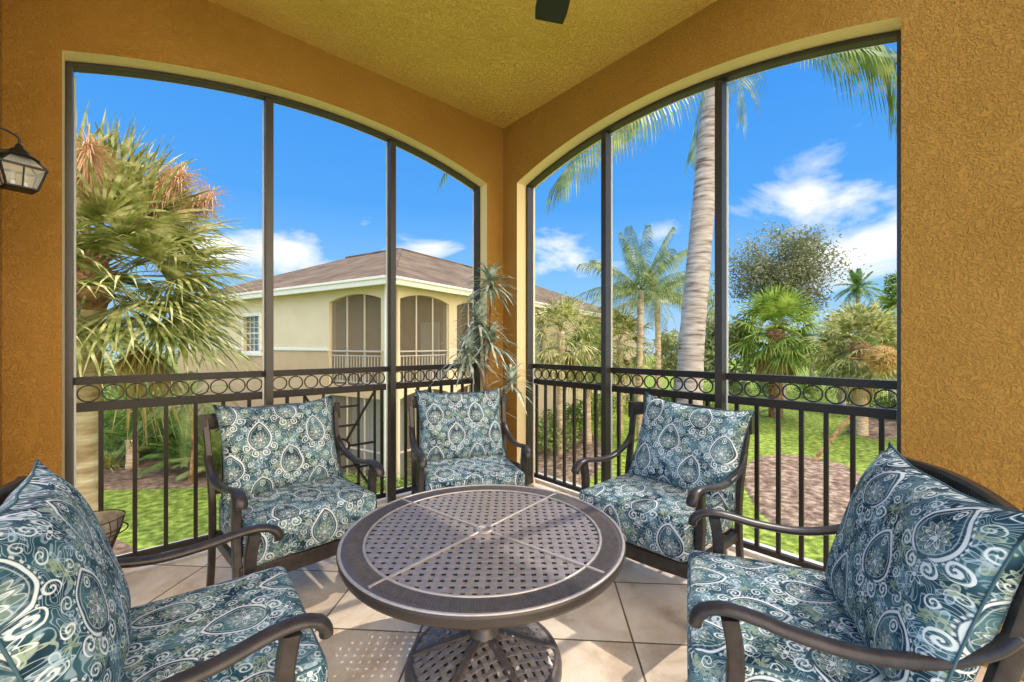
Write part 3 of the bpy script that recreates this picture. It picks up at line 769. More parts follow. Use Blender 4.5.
# ------------------------------------------------------------------ plants
def strip(mb, pts, w0, side, taper=1.0, fold=0):
    """thin leaf: strip along pts"""
    n = len(pts); b = len(mb.v)
    for i, p in enumerate(pts):
        t = i / (n - 1); w = w0 * (.55 + .45 * math.sin(PI * min(1, t * 1.6 + .2))) if t < .5 else w0 * max(.02, 1 - (t - .5) * 2 * taper)
        mb.v.append(tuple(p - side * (w / 2))); mb.v.append(tuple(p + side * (w / 2)))
    for i in range(n - 1): mb.f.append((b + 2 * i, b + 2 * i + 1, b + 2 * i + 3, b + 2 * i + 2))
def fan_leaf(mb, base, d, pet, blade, droop, rnd, nseg=20, w=.045, curl=.5):
    """palmate leaf: petiole along d then a fan of segments with drooping tips"""
    d = d.normalized(); up = Vector((0, 0, 1))
    sd = d.cross(up); sd = sd.normalized() if sd.length > .05 else Vector((1, 0, 0))
    tw = rnd.uniform(-.5, .5); nrm = sd.cross(d).normalized()
    sd = (sd * math.cos(tw) + nrm * math.sin(tw)).normalized(); nrm = sd.cross(d).normalized()
    hub = base + d * pet + Vector((0, 0, -pet * droop * .25))
    mb.sweep([base, base + d * pet * .55 + Vector((0, 0, -pet * droop * .07)), hub], (.03, .015), n=4)
    for k in range(nseg):
        a = math.radians(-115 + 230 * k / (nseg - 1)) + rnd.uniform(-.04, .04)
        dr = (d * math.cos(a) + sd * math.sin(a)).normalized()
        L = blade * (.72 + .28 * math.cos(a)) * rnd.uniform(.88, 1.08)
        g = droop * (.6 + .8 * abs(math.sin(a))); pts = []
        for i in range(5):
            t = i / 4; pts.append(hub + dr * (L * t) * (1 - curl * .22 * t * t) + Vector((0, 0, -L * g * t ** 2.3 * .8)) - nrm * (L * .05 * math.sin(a) ** 2))
        s2 = dr.cross(nrm).normalized(); s2 = (s2 + nrm * rnd.uniform(-.5, .5)).normalized()
        strip(mb, pts, w * rnd.uniform(.8, 1.2), s2)
def trunk_mesh(path, radii, n=14, bumps=0, seed=0):
    rnd = random.Random(seed); mb = MB(); P = smooth_path(path, 10); m = len(P)
    rr = []
    for i in range(m):
        t = i / (m - 1) * (len(radii) - 1); k = min(int(t), len(radii) - 2); r = radii[k] * (1 - (t - k)) + radii[k + 1] * (t - k)
        rr.append(r * (1 + rnd.uniform(-bumps, bumps)))
    return mb.tube(P, rr, n)
def fan_palm(loc, height, R, label, group=None, seed=1, leafm='sabal', nleaf=34, trunk_r=.17, boots=True, droopy=.5, seeds=0, dry=6, elmin=-40, trunkm='trunk', name='cabbage_palm', boot_len=.9, w=.05, nseg=20):
    rnd = random.Random(seed); e = empty(name, loc, label=label, cat='palm tree', group=group)
    top = Vector((0, 0, height))
    if height > .3:
        fixnormals(trunk_mesh([(0, 0, -.05), (rnd.uniform(-.05, .05), rnd.uniform(-.05, .05), height * .5), top], [trunk_r * 1.1, trunk_r, trunk_r], 16, .04, seed).build('trunk', M[trunkm], e, True))
    mb = MB(); md = MB()
    for i in range(nleaf):
        az = i * 2.39996 + rnd.uniform(-.2, .2); t = i / max(1, nleaf - 1); el = math.radians(82 + (elmin - 82) * t ** .85)
        d = Vector((math.cos(az) * math.cos(el), math.sin(az) * math.cos(el), math.sin(el)))
        fan_leaf(mb, top + Vector((0, 0, -.15 * t * R)), d, R * (.46 + .06 * rnd.random()), R * .55, droopy * (.35 + .8 * t), rnd, nseg=nseg, w=w)
    mb.build('foliage', M[leafm], e)
    if dry:
        for i in range(dry):
            az = i * 2.39996 * 1.3 + rnd.uniform(-.3, .3); el = math.radians(rnd.uniform(-70, -35))
            d = Vector((math.cos(az) * math.cos(el), math.sin(az) * math.cos(el), math.sin(el)))
            fan_leaf(md, top + Vector((0, 0, -.2 * R)), d, R * .35, R * .42, .9, rnd, nseg=14, w=w)
        md.build('dry_leaves', M['sabal_dry'], e)
    if boots:
        bt = trunk_mesh([(0, 0, height - boot_len * .8), (0, 0, height - boot_len * .3), (0, 0, height + .1)], [trunk_r * 1.02, trunk_r * 1.45, trunk_r * 1.1], 14, .05, seed)
        for i in range(46):
            az = i * 2.4; z = height - boot_len * .8 + boot_len * .95 * i / 46; d = Vector((math.cos(az), math.sin(az), .9)).normalized(); r0_ = trunk_r * 1.05
            b0 = Vector((math.cos(az) * r0_, math.sin(az) * r0_, z)); bt.sweep([b0, b0 + d * rnd.uniform(.12, .26)], [(.09, .03), (.04, .015)])
        fixnormals(bt.build('leaf_boots', M['boot'], e))
    if seeds:
        for i in range(seeds):
            az = rnd.uniform(0, 2 * PI) if isinstance(seeds, int) else 0
            az = [-.8, -2.1, -1.5, -.2, -2.8][i % 5]
            sm = MB(); d = Vector((math.cos(az), math.sin(az), .85)).normalized(); end = top + d * R * .55
            sm.tube([top, top + d * R * .3, end], .012, 5)
            for _ in range(520):
                q = rnd.random() ** .6; c = top + d * R * (.35 + .45 * q); v = Vector((rnd.gauss(0, 1), rnd.gauss(0, 1), rnd.gauss(0, 1))).normalized()
                L = R * .11 * (.6 + rnd.random()); p1 = c + v * L * .6; p2 = c + v * L + Vector((0, 0, -.05 * R)); strip(sm, [c, p1, p2], .011, v.cross(Vector((.3, .4, 1))).normalized())
            sm.build('seed_cluster', M['seed'], e)
    return e
def frond(mb, path, leaf, rnd, n=46, w=.035, hang=.6, r=.018, both=True):
    """feather leaf along a path"""
    P = smooth_path(path, 12); m = len(P); mb.sweep(P, [(r * 2 * (1 - .8 * i / m),) * 2 for i in range(m)], n=5)
    for k in range(n):
        t = .10 + .89 * k / (n - 1); i = min(int(t * (m - 1)), m - 2); p = P[i].lerp(P[i + 1], t * (m - 1) - i); tg = (P[i + 1] - P[i]).normalized()
        sd = tg.cross(Vector((0, 0, 1))); sd = sd.normalized() if sd.length > .1 else Vector((1, 0, 0))
        L = leaf * (math.sin(PI * (.12 + .82 * t)) * .75 + .3) * rnd.uniform(.85, 1.1)
        for s in (-1, 1):
            d = (sd * s + tg * .75 + Vector((0, 0, .15))).normalized(); pts = []
            for q in range(4):
                u = q / 3; pts.append(p + d * L * u * (1 - .3 * hang * u) + Vector((0, 0, -hang * L * u ** 1.8)))
            strip(mb, pts, w * rnd.uniform(.8, 1.2), (tg + Vector((0, 0, rnd.uniform(-.3, .3)))).normalized())
def feather_palm(loc, height, L, label, group=None, seed=1, nf=18, leafm='coco', trunk_r=.14, trunkm='greytrunk', hang=.6, arch=.9, name='coconut_palm', elmin=-25, w=.04, n=44, trunk_path=None, leaf=None, cat='palm tree'):
    rnd = random.Random(seed); e = empty(name, loc, label=label, cat=cat, group=group); top = Vector((0, 0, height))
    if height > .3:
        path = trunk_path or [(0, 0, -.05), (rnd.uniform(-.15, .15), 0, height * .5), top]
        fixnormals(trunk_mesh(path, [trunk_r * 1.3, trunk_r, trunk_r * .85], 14, .03, seed).build('trunk', M[trunkm], e, True))
    mb = MB()
    for i in range(nf):
        az = i * 2.39996 + rnd.uniform(-.2, .2); t = i / (nf - 1); el = math.radians(80 + (elmin - 80) * t ** .8); l = L * rnd.uniform(.85, 1.05)
        d = Vector((math.cos(az) * math.cos(el), math.sin(az) * math.cos(el), math.sin(el))); pts = []
        for q in range(5):
            u = q / 4; pts.append(top + d * l * u + Vector((0, 0, -arch * l * .55 * u ** 2.2 * max(.35, math.cos(el)))))
        frond(mb, pts, leaf or L * .28, rnd, n, w, hang)
    mb.build('fronds', M[leafm], e)
    return e
def leaf_cloud(mb, c, size, n, s, rnd, shell=.5):
    for _ in range(n):
        v = Vector((rnd.gauss(0, 1), rnd.gauss(0, 1), rnd.gauss(0, 1))).normalized(); q = (shell + (1 - shell) * rnd.random())
        p = Vector(c) + Vector((v.x * size[0], v.y * size[1], v.z * size[2])) * q
        a = Vector((rnd.uniform(-1, 1), rnd.uniform(-1, 1), rnd.uniform(-.6, 1))).normalized(); b = a.cross(Vector((rnd.uniform(-1, 1), rnd.uniform(-1, 1), rnd.uniform(-1, 1)))).normalized()
        l = s * rnd.uniform(.6, 1.3); mb.face(p - a * l, p + b * l * .38, p + a * l, p - b * l * .38)
def bush(loc, size, label, group=None, seed=1, leafm='ever', n=900, s=.06, name='shrub', cat='shrub', blobs=6):
    rnd = random.Random(seed); e = empty(name, loc, label=label, cat=cat, group=group); mb = MB()
    for b in range(blobs):
        c = (rnd.uniform(-.5, .5) * size[0], rnd.uniform(-.5, .5) * size[1], size[2] * rnd.uniform(.35, .65)); q = rnd.uniform(.45, .65)
        leaf_cloud(mb, c, (size[0] * q, size[1] * q, size[2] * .42), n // blobs, s, rnd)
    mb.build('foliage', M[leafm], e)
    st = MB()
    for b in range(7):
        a = rnd.uniform(0, 2 * PI); st.tube([(0.05 * math.cos(a), .05 * math.sin(a), 0), (size[0] * .3 * math.cos(a), size[1] * .3 * math.sin(a), size[2] * .6)], .012, 5)
    st.build('stems', M['boot'], e)
    return e
def tree(loc, h, crown, label, group=None, seed=1, leafm='haze', n=3000, s=.16, blobs=14, cat='tree', name='broadleaf_tree', tr=.18, gap=.55):
    rnd = random.Random(seed); e = empty(name, loc, label=label, cat=cat, group=group); mb = MB(); tk = MB()
    zc = h - crown[2]
    tk.tube([(0, 0, -.1), (0.05, 0, zc * .5), (0, 0, zc)], [tr * 1.3, tr, tr * .8], 10)
    for b in range(blobs):
        v = Vector((rnd.gauss(0, 1), rnd.gauss(0, 1), rnd.gauss(0, .8))).normalized() * rnd.uniform(.3, .85)
        c = Vector((v.x * crown[0], v.y * crown[1], zc + v.z * crown[2])); q = rnd.uniform(.28, .45)
        leaf_cloud(mb, c, (crown[0] * q, crown[1] * q, crown[2] * q), n // blobs, s, rnd, .2)
        tk.tube([(0, 0, zc * .75), Vector((0, 0, zc)).lerp(c, .45), c], [tr * .5, tr * .25, .02], 6)
    mb.build('foliage', M[leafm], e); tk.build('trunk', M['greytrunk'], e)
    return e
GZ = -3.0
def gnd(px, d):
    p = at(px, 345, d); p.z = GZ; return p

# ground and beds
g = MB(); g.face((-60, -40, GZ), (140, -40, GZ), (140, 160, GZ), (-60, 160, GZ)); tag(g.build('ground', M['grass']), kind='structure')
def bed(pts, m, label, h=.05):
    mb = MB(); n = len(pts); c = sum((Vector(p) for p in pts), Vector()) / n
    P = [Vector(p) for p in smooth_path(list(pts) + [pts[0]], 5)][:-1]
    k = len(P); mb.v = [tuple(Vector((p.x, p.y, GZ - .02))) for p in P] + [tuple(Vector((p.x, p.y, GZ)).lerp(Vector((c.x, c.y, GZ)), .08) + Vector((0, 0, h))) for p in P]
    for i in range(k): mb.f.append((i, (i + 1) % k, k + (i + 1) % k, k + i))
    mb.f.append(tuple(range(k, 2 * k)))
    return tag(mb.build('mulch_bed', m), label=label, cat='mulch', kind='stuff')
G = ground
bed([G(60, 492), G(150, 490), G(215, 488), G(300, 480), G(400, 470), G(395, 440), G(300, 436), G(200, 432), G(90, 440), G(20, 450)], M['soil'], 'dark mulch bed below the shrubs, left of the tan building')
bed([G(60, 600), G(118, 600), G(152, 578), G(140, 552), G(110, 538), G(80, 545), G(60, 570)], M['soil'], 'small mulch patch at the foot of the left palm')
bed([G(738, 470), G(752, 505), G(790, 535), G(845, 530), G(870, 490), G(850, 466), G(800, 455), G(760, 456)], M['mulch'], 'round mulch patch on the sunny lawn behind the right railing')
bed([G(545, 500), G(572, 490), G(600, 470), G(603, 446), G(585, 428), G(560, 430), G(530, 460)], M['mulch'], 'mulch bed under the palms behind the right opening')
bed([G(845, 432), G(880, 440), G(905, 432), G(900, 414), G(860, 412)], M['mulch'], 'distant mulch patch under the far right palms')

# ---- neighbouring building
CX, CY = 5.393, 11.482
dl = Vector((-0.29654, 0.95502, 0)); dr = Vector((0.95293, 0.3032, 0))
dl.normalize(); dr.normalize(); nl_out = -dr.copy(); nr_out = -dl.copy()
bd_ = empty('neighbour_building', (CX, CY, GZ), label='tan two storey building with brown tiled roof and arched screened balconies', cat='building')
def W(s, z, which, out=0.0):
    d, n = (dl, -dr) if which == 'L' else (dr, -dl)
    v = d * s + n * out; v.z = z - GZ; return v
Lops = [(.42, 2.85, .0, 2.62, .19), (6.99, 8.16, 1.0, 2.35, 0), (.42, 2.85, -3.0, -.35, .0)]
Rops = [(.35, 2.58, .0, 2.62, .19), (3.0, 5.25, .0, 2.62, .19), (.35, 2.58, -3, -.35, .19), (3.0, 5.25, -3, -.35, .19), (7.5, 9.7, 0, 2.62, .19)]
def shift(ops): return [(a, b, c - GZ, d - GZ, e) for a, b, c, d, e in ops]
o1 = arch_wall('wall', (0, 0, 0), dl, dr, .25, 0, 14, 0, 3.1 - GZ, shift(Lops), M['bwall'], M['bwall'], bd_, z_split=1.08 - GZ, m_low=M['bpeach'])
o2 = arch_wall('wall', (0, 0, 0), dr, dl, .25, 0, 26, 0, 3.1 - GZ, shift(Rops), M['bwall'], M['bwall'], bd_, z_split=1.08 - GZ, m_low=M['bwall'])
# belt trim
for (w_, a, b) in (('L', 2.9, 6.9), ('L', 8.3, 14), ('R', 5.35, 7.4)):
    MB().bar(W(a, 1.11, w_, .02), W(b, 1.11, w_, .02), .06, .10).build('belt_trim', M['btrim'], bd_)
# corner pilaster, downspout
MB().bar(W(.16, -3, 'L', .04), W(.16, 3.0, 'L', .04), .10, .10).build('downspout', M['btrim'], bd_)
# window on the left face
wn = empty('window', (0, 0, 0)); wn.parent = bd_
def frame_rect(name, w_, a, b, z0, z1, t, m, out, par):
    mb = MB(); mb.bar(W(a, z0, w_, out), W(b, z0, w_, out), .07, t); mb.bar(W(a, z1, w_, out), W(b, z1, w_, out), .07, t)
    mb.bar(W(a, z0, w_, out), W(a, z1, w_, out), t, .07); mb.bar(W(b, z0, w_, out), W(b, z1, w_, out), t, .07); return mb.build(name, m, par)
sur = frame_rect('window', 'L', 6.94, 8.21, .96, 2.40, .13, M['btrim'], .01, bd_)
bpy.data.objects.remove(wn)
mb = MB(); mb.face(W(6.99, 1.0, 'L', -.12), W(8.16, 1.0, 'L', -.12), W(8.16, 2.36, 'L', -.12), W(6.99, 2.36, 'L', -.12)); mb.build('pane', M['bglass'], sur)
mb = MB()
for q in (.25, .5, .75): mb.bar(W(6.99 + 1.17 * q, 1, 'L', -.1), W(6.99 + 1.17 * q, 2.35, 'L', -.1), .02, .02)
for q in (.2, .36, .52, .68, .84): mb.bar(W(6.99, 1 + 1.35 * q, 'L', -.1), W(8.16, 1 + 1.35 * q, 'L', -.1), .02, .05 if q == .52 else .02)
mb.build('muntin', M['btrim'], sur)
mb = MB(); mb.bar(W(6.8, .90, 'L', .03), W(8.35, .90, 'L', .03), .10, .12); mb.build('sill', M['btrim'], sur)
# lanai interiors: floor slab, back wall, screens, frames, railings
def lanai(w_, a, b, z0, ztop, rise, rail=True, curtain=False):
    inn = -.2
    mb = MB(); N = 20; c, h = (a + b) / 2, (b - a) / 2
    pts = [W(a, z0, w_, -.12), W(b, z0, w_, -.12)] + [W(b - (b - a) * i / N, arch_z(b - (b - a) * i / N, c, h, ztop, rise), w_, -.12) for i in range(N + 1)]
    mb.face(*pts); sc = mb.build('screen', M['screen'], bd_)
    fr = MB()
    for q in (1 / 3, 2 / 3):
        s = a + (b - a) * q; fr.bar(W(s, z0, w_, -.08), W(s, arch_z(s, c, h, ztop, rise), w_, -.08), .05, .05)
    for s in (a + .02, b - .02): fr.bar(W(s, z0, w_, -.08), W(s, ztop, w_, -.08), .04, .04)
    fr.bar(W(a, z0 + 1.06, w_, -.06), W(b, z0 + 1.06, w_, -.06), .05, .05)
    if rail:
        fr.bar(W(a, z0 + .92, w_, -.06), W(b, z0 + .92, w_, -.06), .03, .03); fr.bar(W(a, z0 + .1, w_, -.06), W(b, z0 + .1, w_, -.06), .03, .03)
        n = int((b - a) / .13)
        for i in range(n):
            s = a + (b - a) * (i + .5) / n; fr.bar(W(s, z0 + .1, w_, -.06), W(s, z0 + .92, w_, -.06), .022, .022)
    fr.build('screen_frame', M['bframe'], bd_)
lanai('L', .42, 2.85, 0, 2.62, .19); lanai('R', .35, 2.58, 0, 2.62, .19); lanai('R', 3.0, 5.25, 0, 2.62, .19); lanai('R', 7.5, 9.7, 0, 2.62, .19)
lanai('L', .42, 2.85, -3, -.35, 0, False); lanai('R', .35, 2.58, -3, -.35, .19, False); lanai('R', 3, 5.25, -3, -.35, .19, False)
# interior back walls and floor slabs of the corner balconies
mb = MB()
for z in (-.15, 3.0):
    for (a0_, a1_, b0_, b1_) in ((.25, 12, .25, 3.2), ):
        P4 = [dr * .25 + dl * .25, dr * 12 + dl * .25, dr * 12 + dl * 3.3, dr * .25 + dl * 3.3]
        for dz in (0, .15): mb.face(*[p + Vector((0, 0, z + dz - GZ)) for p in P4])
P2 = [(dr * 2.9 + dl * .25), (dr * 2.9 + dl * 3.3), (dr * .25 + dl * 3.3)]
mb.build('balcony_slab', M['bdark'], bd_)
mb = MB()
for p, q in (((dr * .25 + dl * 3.2), (dr * 12 + dl * 3.2)), ((dr * 3.6 + dl * .25), (dr * 3.6 + dl * 3.3)), ((dr * 2.85 + dl * .25), (dr * 2.85 + dl * .26))):
    for z0 in (-3, 0): mb.face(p + Vector((0, 0, z0 - GZ)), q + Vector((0, 0, z0 - GZ)), q + Vector((0, 0, z0 + 3 - GZ)), p + Vector((0, 0, z0 + 3 - GZ)))
mb.build('balcony_wall', M['bdark'], bd_)
cu = MB()
for i in range(16):
    p = dr * (1.05 + (i % 2) * .06) + dl * (.5 + i * .16); q = dr * (1.05 + ((i + 1) % 2) * .06) + dl * (.5 + (i + 1) * .16)
    cu.face(p + Vector((0, 0, .05)), q + Vector((0, 0, .05)), q + Vector((0, 0, 2.6)), p + Vector((0, 0, 2.6)))
cu.build('curtain', M['railwhite'], bd_)
MB().box(Vector((0, 0, 1.05 + 3)) + dr * 3.5 + dl * 1.7, (.06, .9, 2.1), Matrix.Rotation(math.atan2(dl.y, dl.x) - PI / 2, 3, 'Z')).build('balcony_door', M['railwhite'], bd_)
# roof: two hips meeting at the corner
s_, ov, ez = 7.6, .45, 3.14
def RP(a, b, z): v = dl * a + dr * b; v.z = z - GZ; return v
rise_ = .40 * (s_ + ov)
e0 = RP(-ov, -ov, ez); eL = RP(15, -ov, ez); eR = RP(-ov, 27, ez)
ap = RP(s_, s_, ez + rise_); rL = RP(15 - s_ * .4, s_, ez + rise_ ) ; rR = RP(s_, 21, ez + rise_)
mb = MB(); mb.face(e0, eL, rL, ap); mb.face(e0, ap, rR, eR); mb.face(ap, rL, RP(15, 2 * s_, ez), RP(2 * s_, 2 * s_, ez)); mb.face(ap, RP(2 * s_, 2 * s_, ez), RP(2 * s_, 27, ez), rR); mb.face(eL, RP(15, 2 * s_, ez), rL); mb.face(eR, rR, RP(2 * s_, 27, ez))
rf = mb.build('roof', M['roof'], bd_)
ul = rf.data.uv_layers.new(name='UVMap')
for p in rf.data.polygons:
    fn_ = p.normal; hz = Vector((-fn_.y, fn_.x, 0)); hz = hz.normalized() if hz.length > 1e-3 else Vector((1, 0, 0)); upv = fn_.cross(hz)
    for li in p.loop_indices:
        c = rf.data.vertices[rf.data.loops[li].vertex_index].co; ul.data[li].uv = (c.dot(hz), abs(1) * c.dot(upv))
mb = MB(); mb.bar(ap, rL, .25, .12); mb.build('ridge_cap', M['roof'], bd_)
mb = MB(); mb.bar(ap, rR, .25, .12); mb.build('ridge_cap', M['roof'], bd_)
mb = MB(); mb.bar(e0, ap, .22, .10); mb.build('hip_cap', M['roof'], bd_)
for a, b in ((e0, eL), (e0, eR)):
    MB().bar(a + Vector((0, 0, -.11)), b + Vector((0, 0, -.11)), .06, .20).build('fascia', M['btrim'], bd_)
    MB().bar(a + Vector((0, 0, -.02)) , b + Vector((0, 0, -.02)), .16, .08).build('gutter', M['btrim'], bd_)
mb = MB(); mb.face(RP(-ov, -ov, ez - .16), RP(15, -ov, ez - .16), RP(15, .1, ez - .16), RP(.1, .1, ez - .16)); mb.face(RP(-ov, -ov, ez - .16), RP(.1, .1, ez - .16), RP(.1, 27, ez - .16), RP(-ov, 27, ez - .16)); mb.build('soffit', M['bsoffit'], bd_)

# hedge along the building foot
gh = 'low hedge shrubs at the foot of the building'
for i, (px, d) in enumerate([(300, 12.9), (322, 12.2), (345, 11.5), (368, 11.0), (390, 10.9), (412, 11.1), (436, 11.5), (462, 12.0)]):
    bush(gnd(px, d), (.5, .5, .95), 'rounded green hedge shrub in the low row against the tan building', gh, 100 + i, 'shrubmid' if i % 2 else 'sabal_bright', 900, .05)

# ---- left opening planting
fan_palm(gnd(88, 5.8), 5.35, 2.3, 'tall cabbage palm with brown boots, nearest tree in the left opening', seed=3, nleaf=92, trunk_r=.175, droopy=.42, seeds=5, dry=9, elmin=-22, w=.045, nseg=28, boot_len=.8)
fan_palm(gnd(132, 14.6), 1.0, 2.8, 'short bright green palm behind the tall cabbage palm', seed=5, nleaf=22, leafm='ever', dry=0, boots=False, elmin=20, droopy=.4)
feather_palm(gnd(190, 13.0), 2.6, 2.0, 'small date palm with arching fronds against the building wall', seed=6, nf=20, leafm='shrubmid', trunk_r=.05, trunkm='boot', arch=1.5, name='date_palm', hang=.35, leaf=.26, w=.022, n=50)
gs_ = 'leafy clumps in the mulch bed behind the left railing'
for i, (px, d, L) in enumerate([(118, 16.6, 2.3), (146, 16.0, 2.6), (170, 16.4, 2.4), (196, 14.9, 2.0), (222, 14.2, 1.6)]):
    labs = ['leafy green palm clump right beside the tall palm trunk', 'leafy green palm clump under the short bright palm', 'middle leafy palm clump of the mulch bed behind the left railing', 'leafy palm clump under the arching date palm', 'leafy palm clump nearest the building, above the left back chair']
    feather_palm(gnd(px, d), .12, L, labs[i], gs_, 20 + i, 26, 'ever' if i % 2 else 'shrubmid', arch=.8, name='areca_palm', elmin=25, hang=.4, leaf=.4, w=.04, n=34, cat='shrub')
sg = empty('spiky_grass', gnd(108, 14.6), label='pale yellow spiky grass tuft on the mulch beside the tall palm trunk', cat='grass'); mb = MB(); rnd = random.Random(4)
for i in range(120):
    az = rnd.uniform(0, 2 * PI); el = rnd.uniform(.3, 1.4); d = Vector((math.cos(az) * math.cos(el), math.sin(az) * math.cos(el), math.sin(el))); L = rnd.uniform(.6, .95)
    strip(mb, [d * 1.3 * L * u + Vector((0, 0, -.5 * L * u ** 2.2)) for u in (0, .25, .5, .75, 1)], .035, d.cross(Vector((0, 0, 1))).normalized())
mb.build('blades', M['yellowgrass'], sg)
gt = 'trees behind the tall cabbage palm on the left'
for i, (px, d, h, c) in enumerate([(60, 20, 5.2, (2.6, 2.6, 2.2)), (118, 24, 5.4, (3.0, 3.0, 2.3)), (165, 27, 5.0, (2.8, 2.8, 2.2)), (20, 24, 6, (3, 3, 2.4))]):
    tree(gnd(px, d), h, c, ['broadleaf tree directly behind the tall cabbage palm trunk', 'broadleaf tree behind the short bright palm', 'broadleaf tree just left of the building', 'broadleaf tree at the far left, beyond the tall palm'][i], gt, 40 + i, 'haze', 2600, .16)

# ---- right opening planting
fan_palm(gnd(561, 16.3), 4.75, 1.9, 'pale cabbage palm seen right beside the orange corner column', seed=11, nleaf=34, trunk_r=.15, droopy=.75, dry=10, boots=False, w=.045)
fan_palm(gnd(620, 20), 4.5, 2.1, 'pale cabbage palm left of the slim coconut palm trunk', seed=12, nleaf=34, trunk_r=.15, droopy=.8, dry=9, boots=False, w=.06, leafm='sabal')
fan_palm(gnd(588, 18.2), 4.0, 1.7, 'pale cabbage palm behind and between the two left cabbage palms', seed=13, nleaf=30, trunk_r=.15, droopy=.8, dry=9, boots=False, w=.06, leafm='shrubmid')
feather_palm(gnd(641, 19), 6.7, 3.7, 'slim coconut palm with full feathery crown, in the middle pane', seed=14, nf=22, leafm='coco', trunk_r=.15, hang=.9, arch=.8, w=.045, n=38, leaf=.78, elmin=-5, trunkm='trunk')
feather_palm(gnd(657, 25), 7.0, 3.7, 'second smaller coconut palm behind the slim one', seed=15, nf=18, leafm='haze', trunk_r=.16, hang=.9, arch=.8, w=.05, n=34, leaf=.8, elmin=-5, trunkm='trunk')
feather_palm(gnd(560, 30), 5.6, 2.4, 'distant thin palm trunk behind the pale cabbage palm', seed=16, nf=14, leafm='haze', trunk_r=.2, w=.08, n=30)
# the tall palm with the grey ringed trunk: its crown stands above the arch
bp = gnd(690, 7.6); tp = at(738, -60, 7.9)
e = empty('coconut_palm', bp, label='tall coconut palm with thick grey ringed trunk and overhanging fronds', cat='palm tree')
pth = [at(686, 645, 7.6), at(688, 480, 7.6), at(690, 370, 7.6), at(696, 290, 7.6), at(703, 210, 7.65), at(709, 130, 7.7), at(722, 30, 7.8), tp]
pth[0].z = GZ - .05
fixnormals(trunk_mesh([p - bp for p in pth], [.26, .24, .225, .205, .19, .175, .16, .15], 22, .02, 5).build('trunk', M['greytrunk'], e, True))
mb = MB(); rnd = random.Random(31)
FR = [
    ([(738, -60, 7.9), (690, 50, 7.2), (640, 108, 6.7), (590, 140, 6.3), (556, 182, 6.1)], .85, 56),
    ([(738, -60, 7.9), (712, 20, 7.0), (680, 84, 6.3), (645, 112, 5.8), (612, 136, 5.6)], .60, 50),
    ([(738, -60, 7.9), (795, 0, 7.2), (845, 30, 6.8), (885, 52, 6.5), (925, 100, 6.4)], 1.05, 60),
    ([(738, -60, 7.9), (770, 10, 7.0), (810, 42, 6.4), (850, 48, 6.0), (890, 56, 5.8)], .55, 44),
    ([(738, -60, 7.9), (720, 0, 8.9), (708, 70, 9.4), (697, 120, 9.5), (690, 160, 9.5)], .9, 60),
    ([(738, -60, 7.9), (745, -10, 8.8), (745, 40, 9.3), (742, 85, 9.5), (741, 120, 9.5)], .75, 40),
    ([(738, -60, 7.9), (640, -60, 6.9), (560, 0, 6.2), (490, 90, 5.6), (441, 180, 5.3)], .35, 50),
    ([(738, -60, 7.9), (820, -80, 9), (900, -70, 9.5), (980, -20, 10), (1040, 60, 10)], .9, 40),
    ([(738, -60, 7.9), (730, -160, 8.5), (700, -240, 9), (650, -270, 9.5), (600, -240, 10)], .9, 40),
    ([(738, -60, 7.9), (760, -170, 8), (800, -250, 8), (850, -270, 8), (900, -230, 8)], .9, 40),
    ([(738, -60, 7.9), (700, -100, 9), (640, -100, 10), (580, -60, 11), (540, 0, 11.5)], .9, 40)]
for (pp, leaf, n) in FR: frond(mb, [at(*q) - bp for q in pp], leaf, rnd, n, .045, .9)
mb.build('fronds', M['coco'], e)
tree(gnd(781, 29), 12.4, (3.7, 3.7, 3.2), 'large olive green broadleaf tree rising behind the palms in the right pane', None, 51, 'olive', 15000, .12, 80, tr=.22)
fan_palm(gnd(776, 25), 5.3, 3.1, 'bushy cabbage palm with bright top and drooping skirt, in the right pane', seed=17, nleaf=48, leafm='sabal_bright', trunk_r=.34, droopy=.6, dry=18, elmin=-35, w=.10, trunkm='boot', boot_len=1.6)
fan_palm(gnd(860, 20), 4.3, 2.6, 'cabbage palm half hidden by the right wall, silvery leaves', seed=18, nleaf=46, leafm='sabal', trunk_r=.3, droopy=.6, dry=8, elmin=-45, w=.085)
fan_palm(gnd(912, 23), 6.0, 2.9, 'cabbage palm at the edge of the right wall', seed=19, nleaf=26, leafm='sabal_bright', trunk_r=.3, droopy=.55, dry=4, w=.10)
sf = empty('straw_ball', at(882, 358, 17.5), label='round straw coloured clump of dry palm fibres near the right wall', cat='palm fibre clump')
mb = MB(); rnd = random.Random(9)
for i in range(900):
    v = Vector((rnd.gauss(0, 1), rnd.gauss(0, 1), rnd.gauss(0, 1))).normalized(); p = v * .50; t = (v.cross(Vector((rnd.gauss(0, 1), rnd.gauss(0, 1), rnd.gauss(0, 1)))).normalized() + v * .5 + Vector((0, 0, -.5))).normalized()
    strip(mb, [v * .2, p, p + t * .26], .028, v.cross(t).normalized())
mb.build('fibres', M['fibre'], sf)
MB().tube([(0, 0, -.1), (.04, .24, -.1), (.2, 1.2, -.04)], .06, 6).build('stalk', M['boot'], sf)
feather_palm(gnd(858, 34), 8.9, 1.8, 'distant dark palm crown above the right treeline', seed=61, nf=18, leafm='ever', trunk_r=.15, w=.08, n=24, hang=.5)
tree(gnd(905, 22), 8.4, (1.2, 1.2, 1.0), 'dark tree top at the edge of the right wall', None, 62, 'ever', 900, .12, 8)
gb = 'background trees along the far side of the lawn'
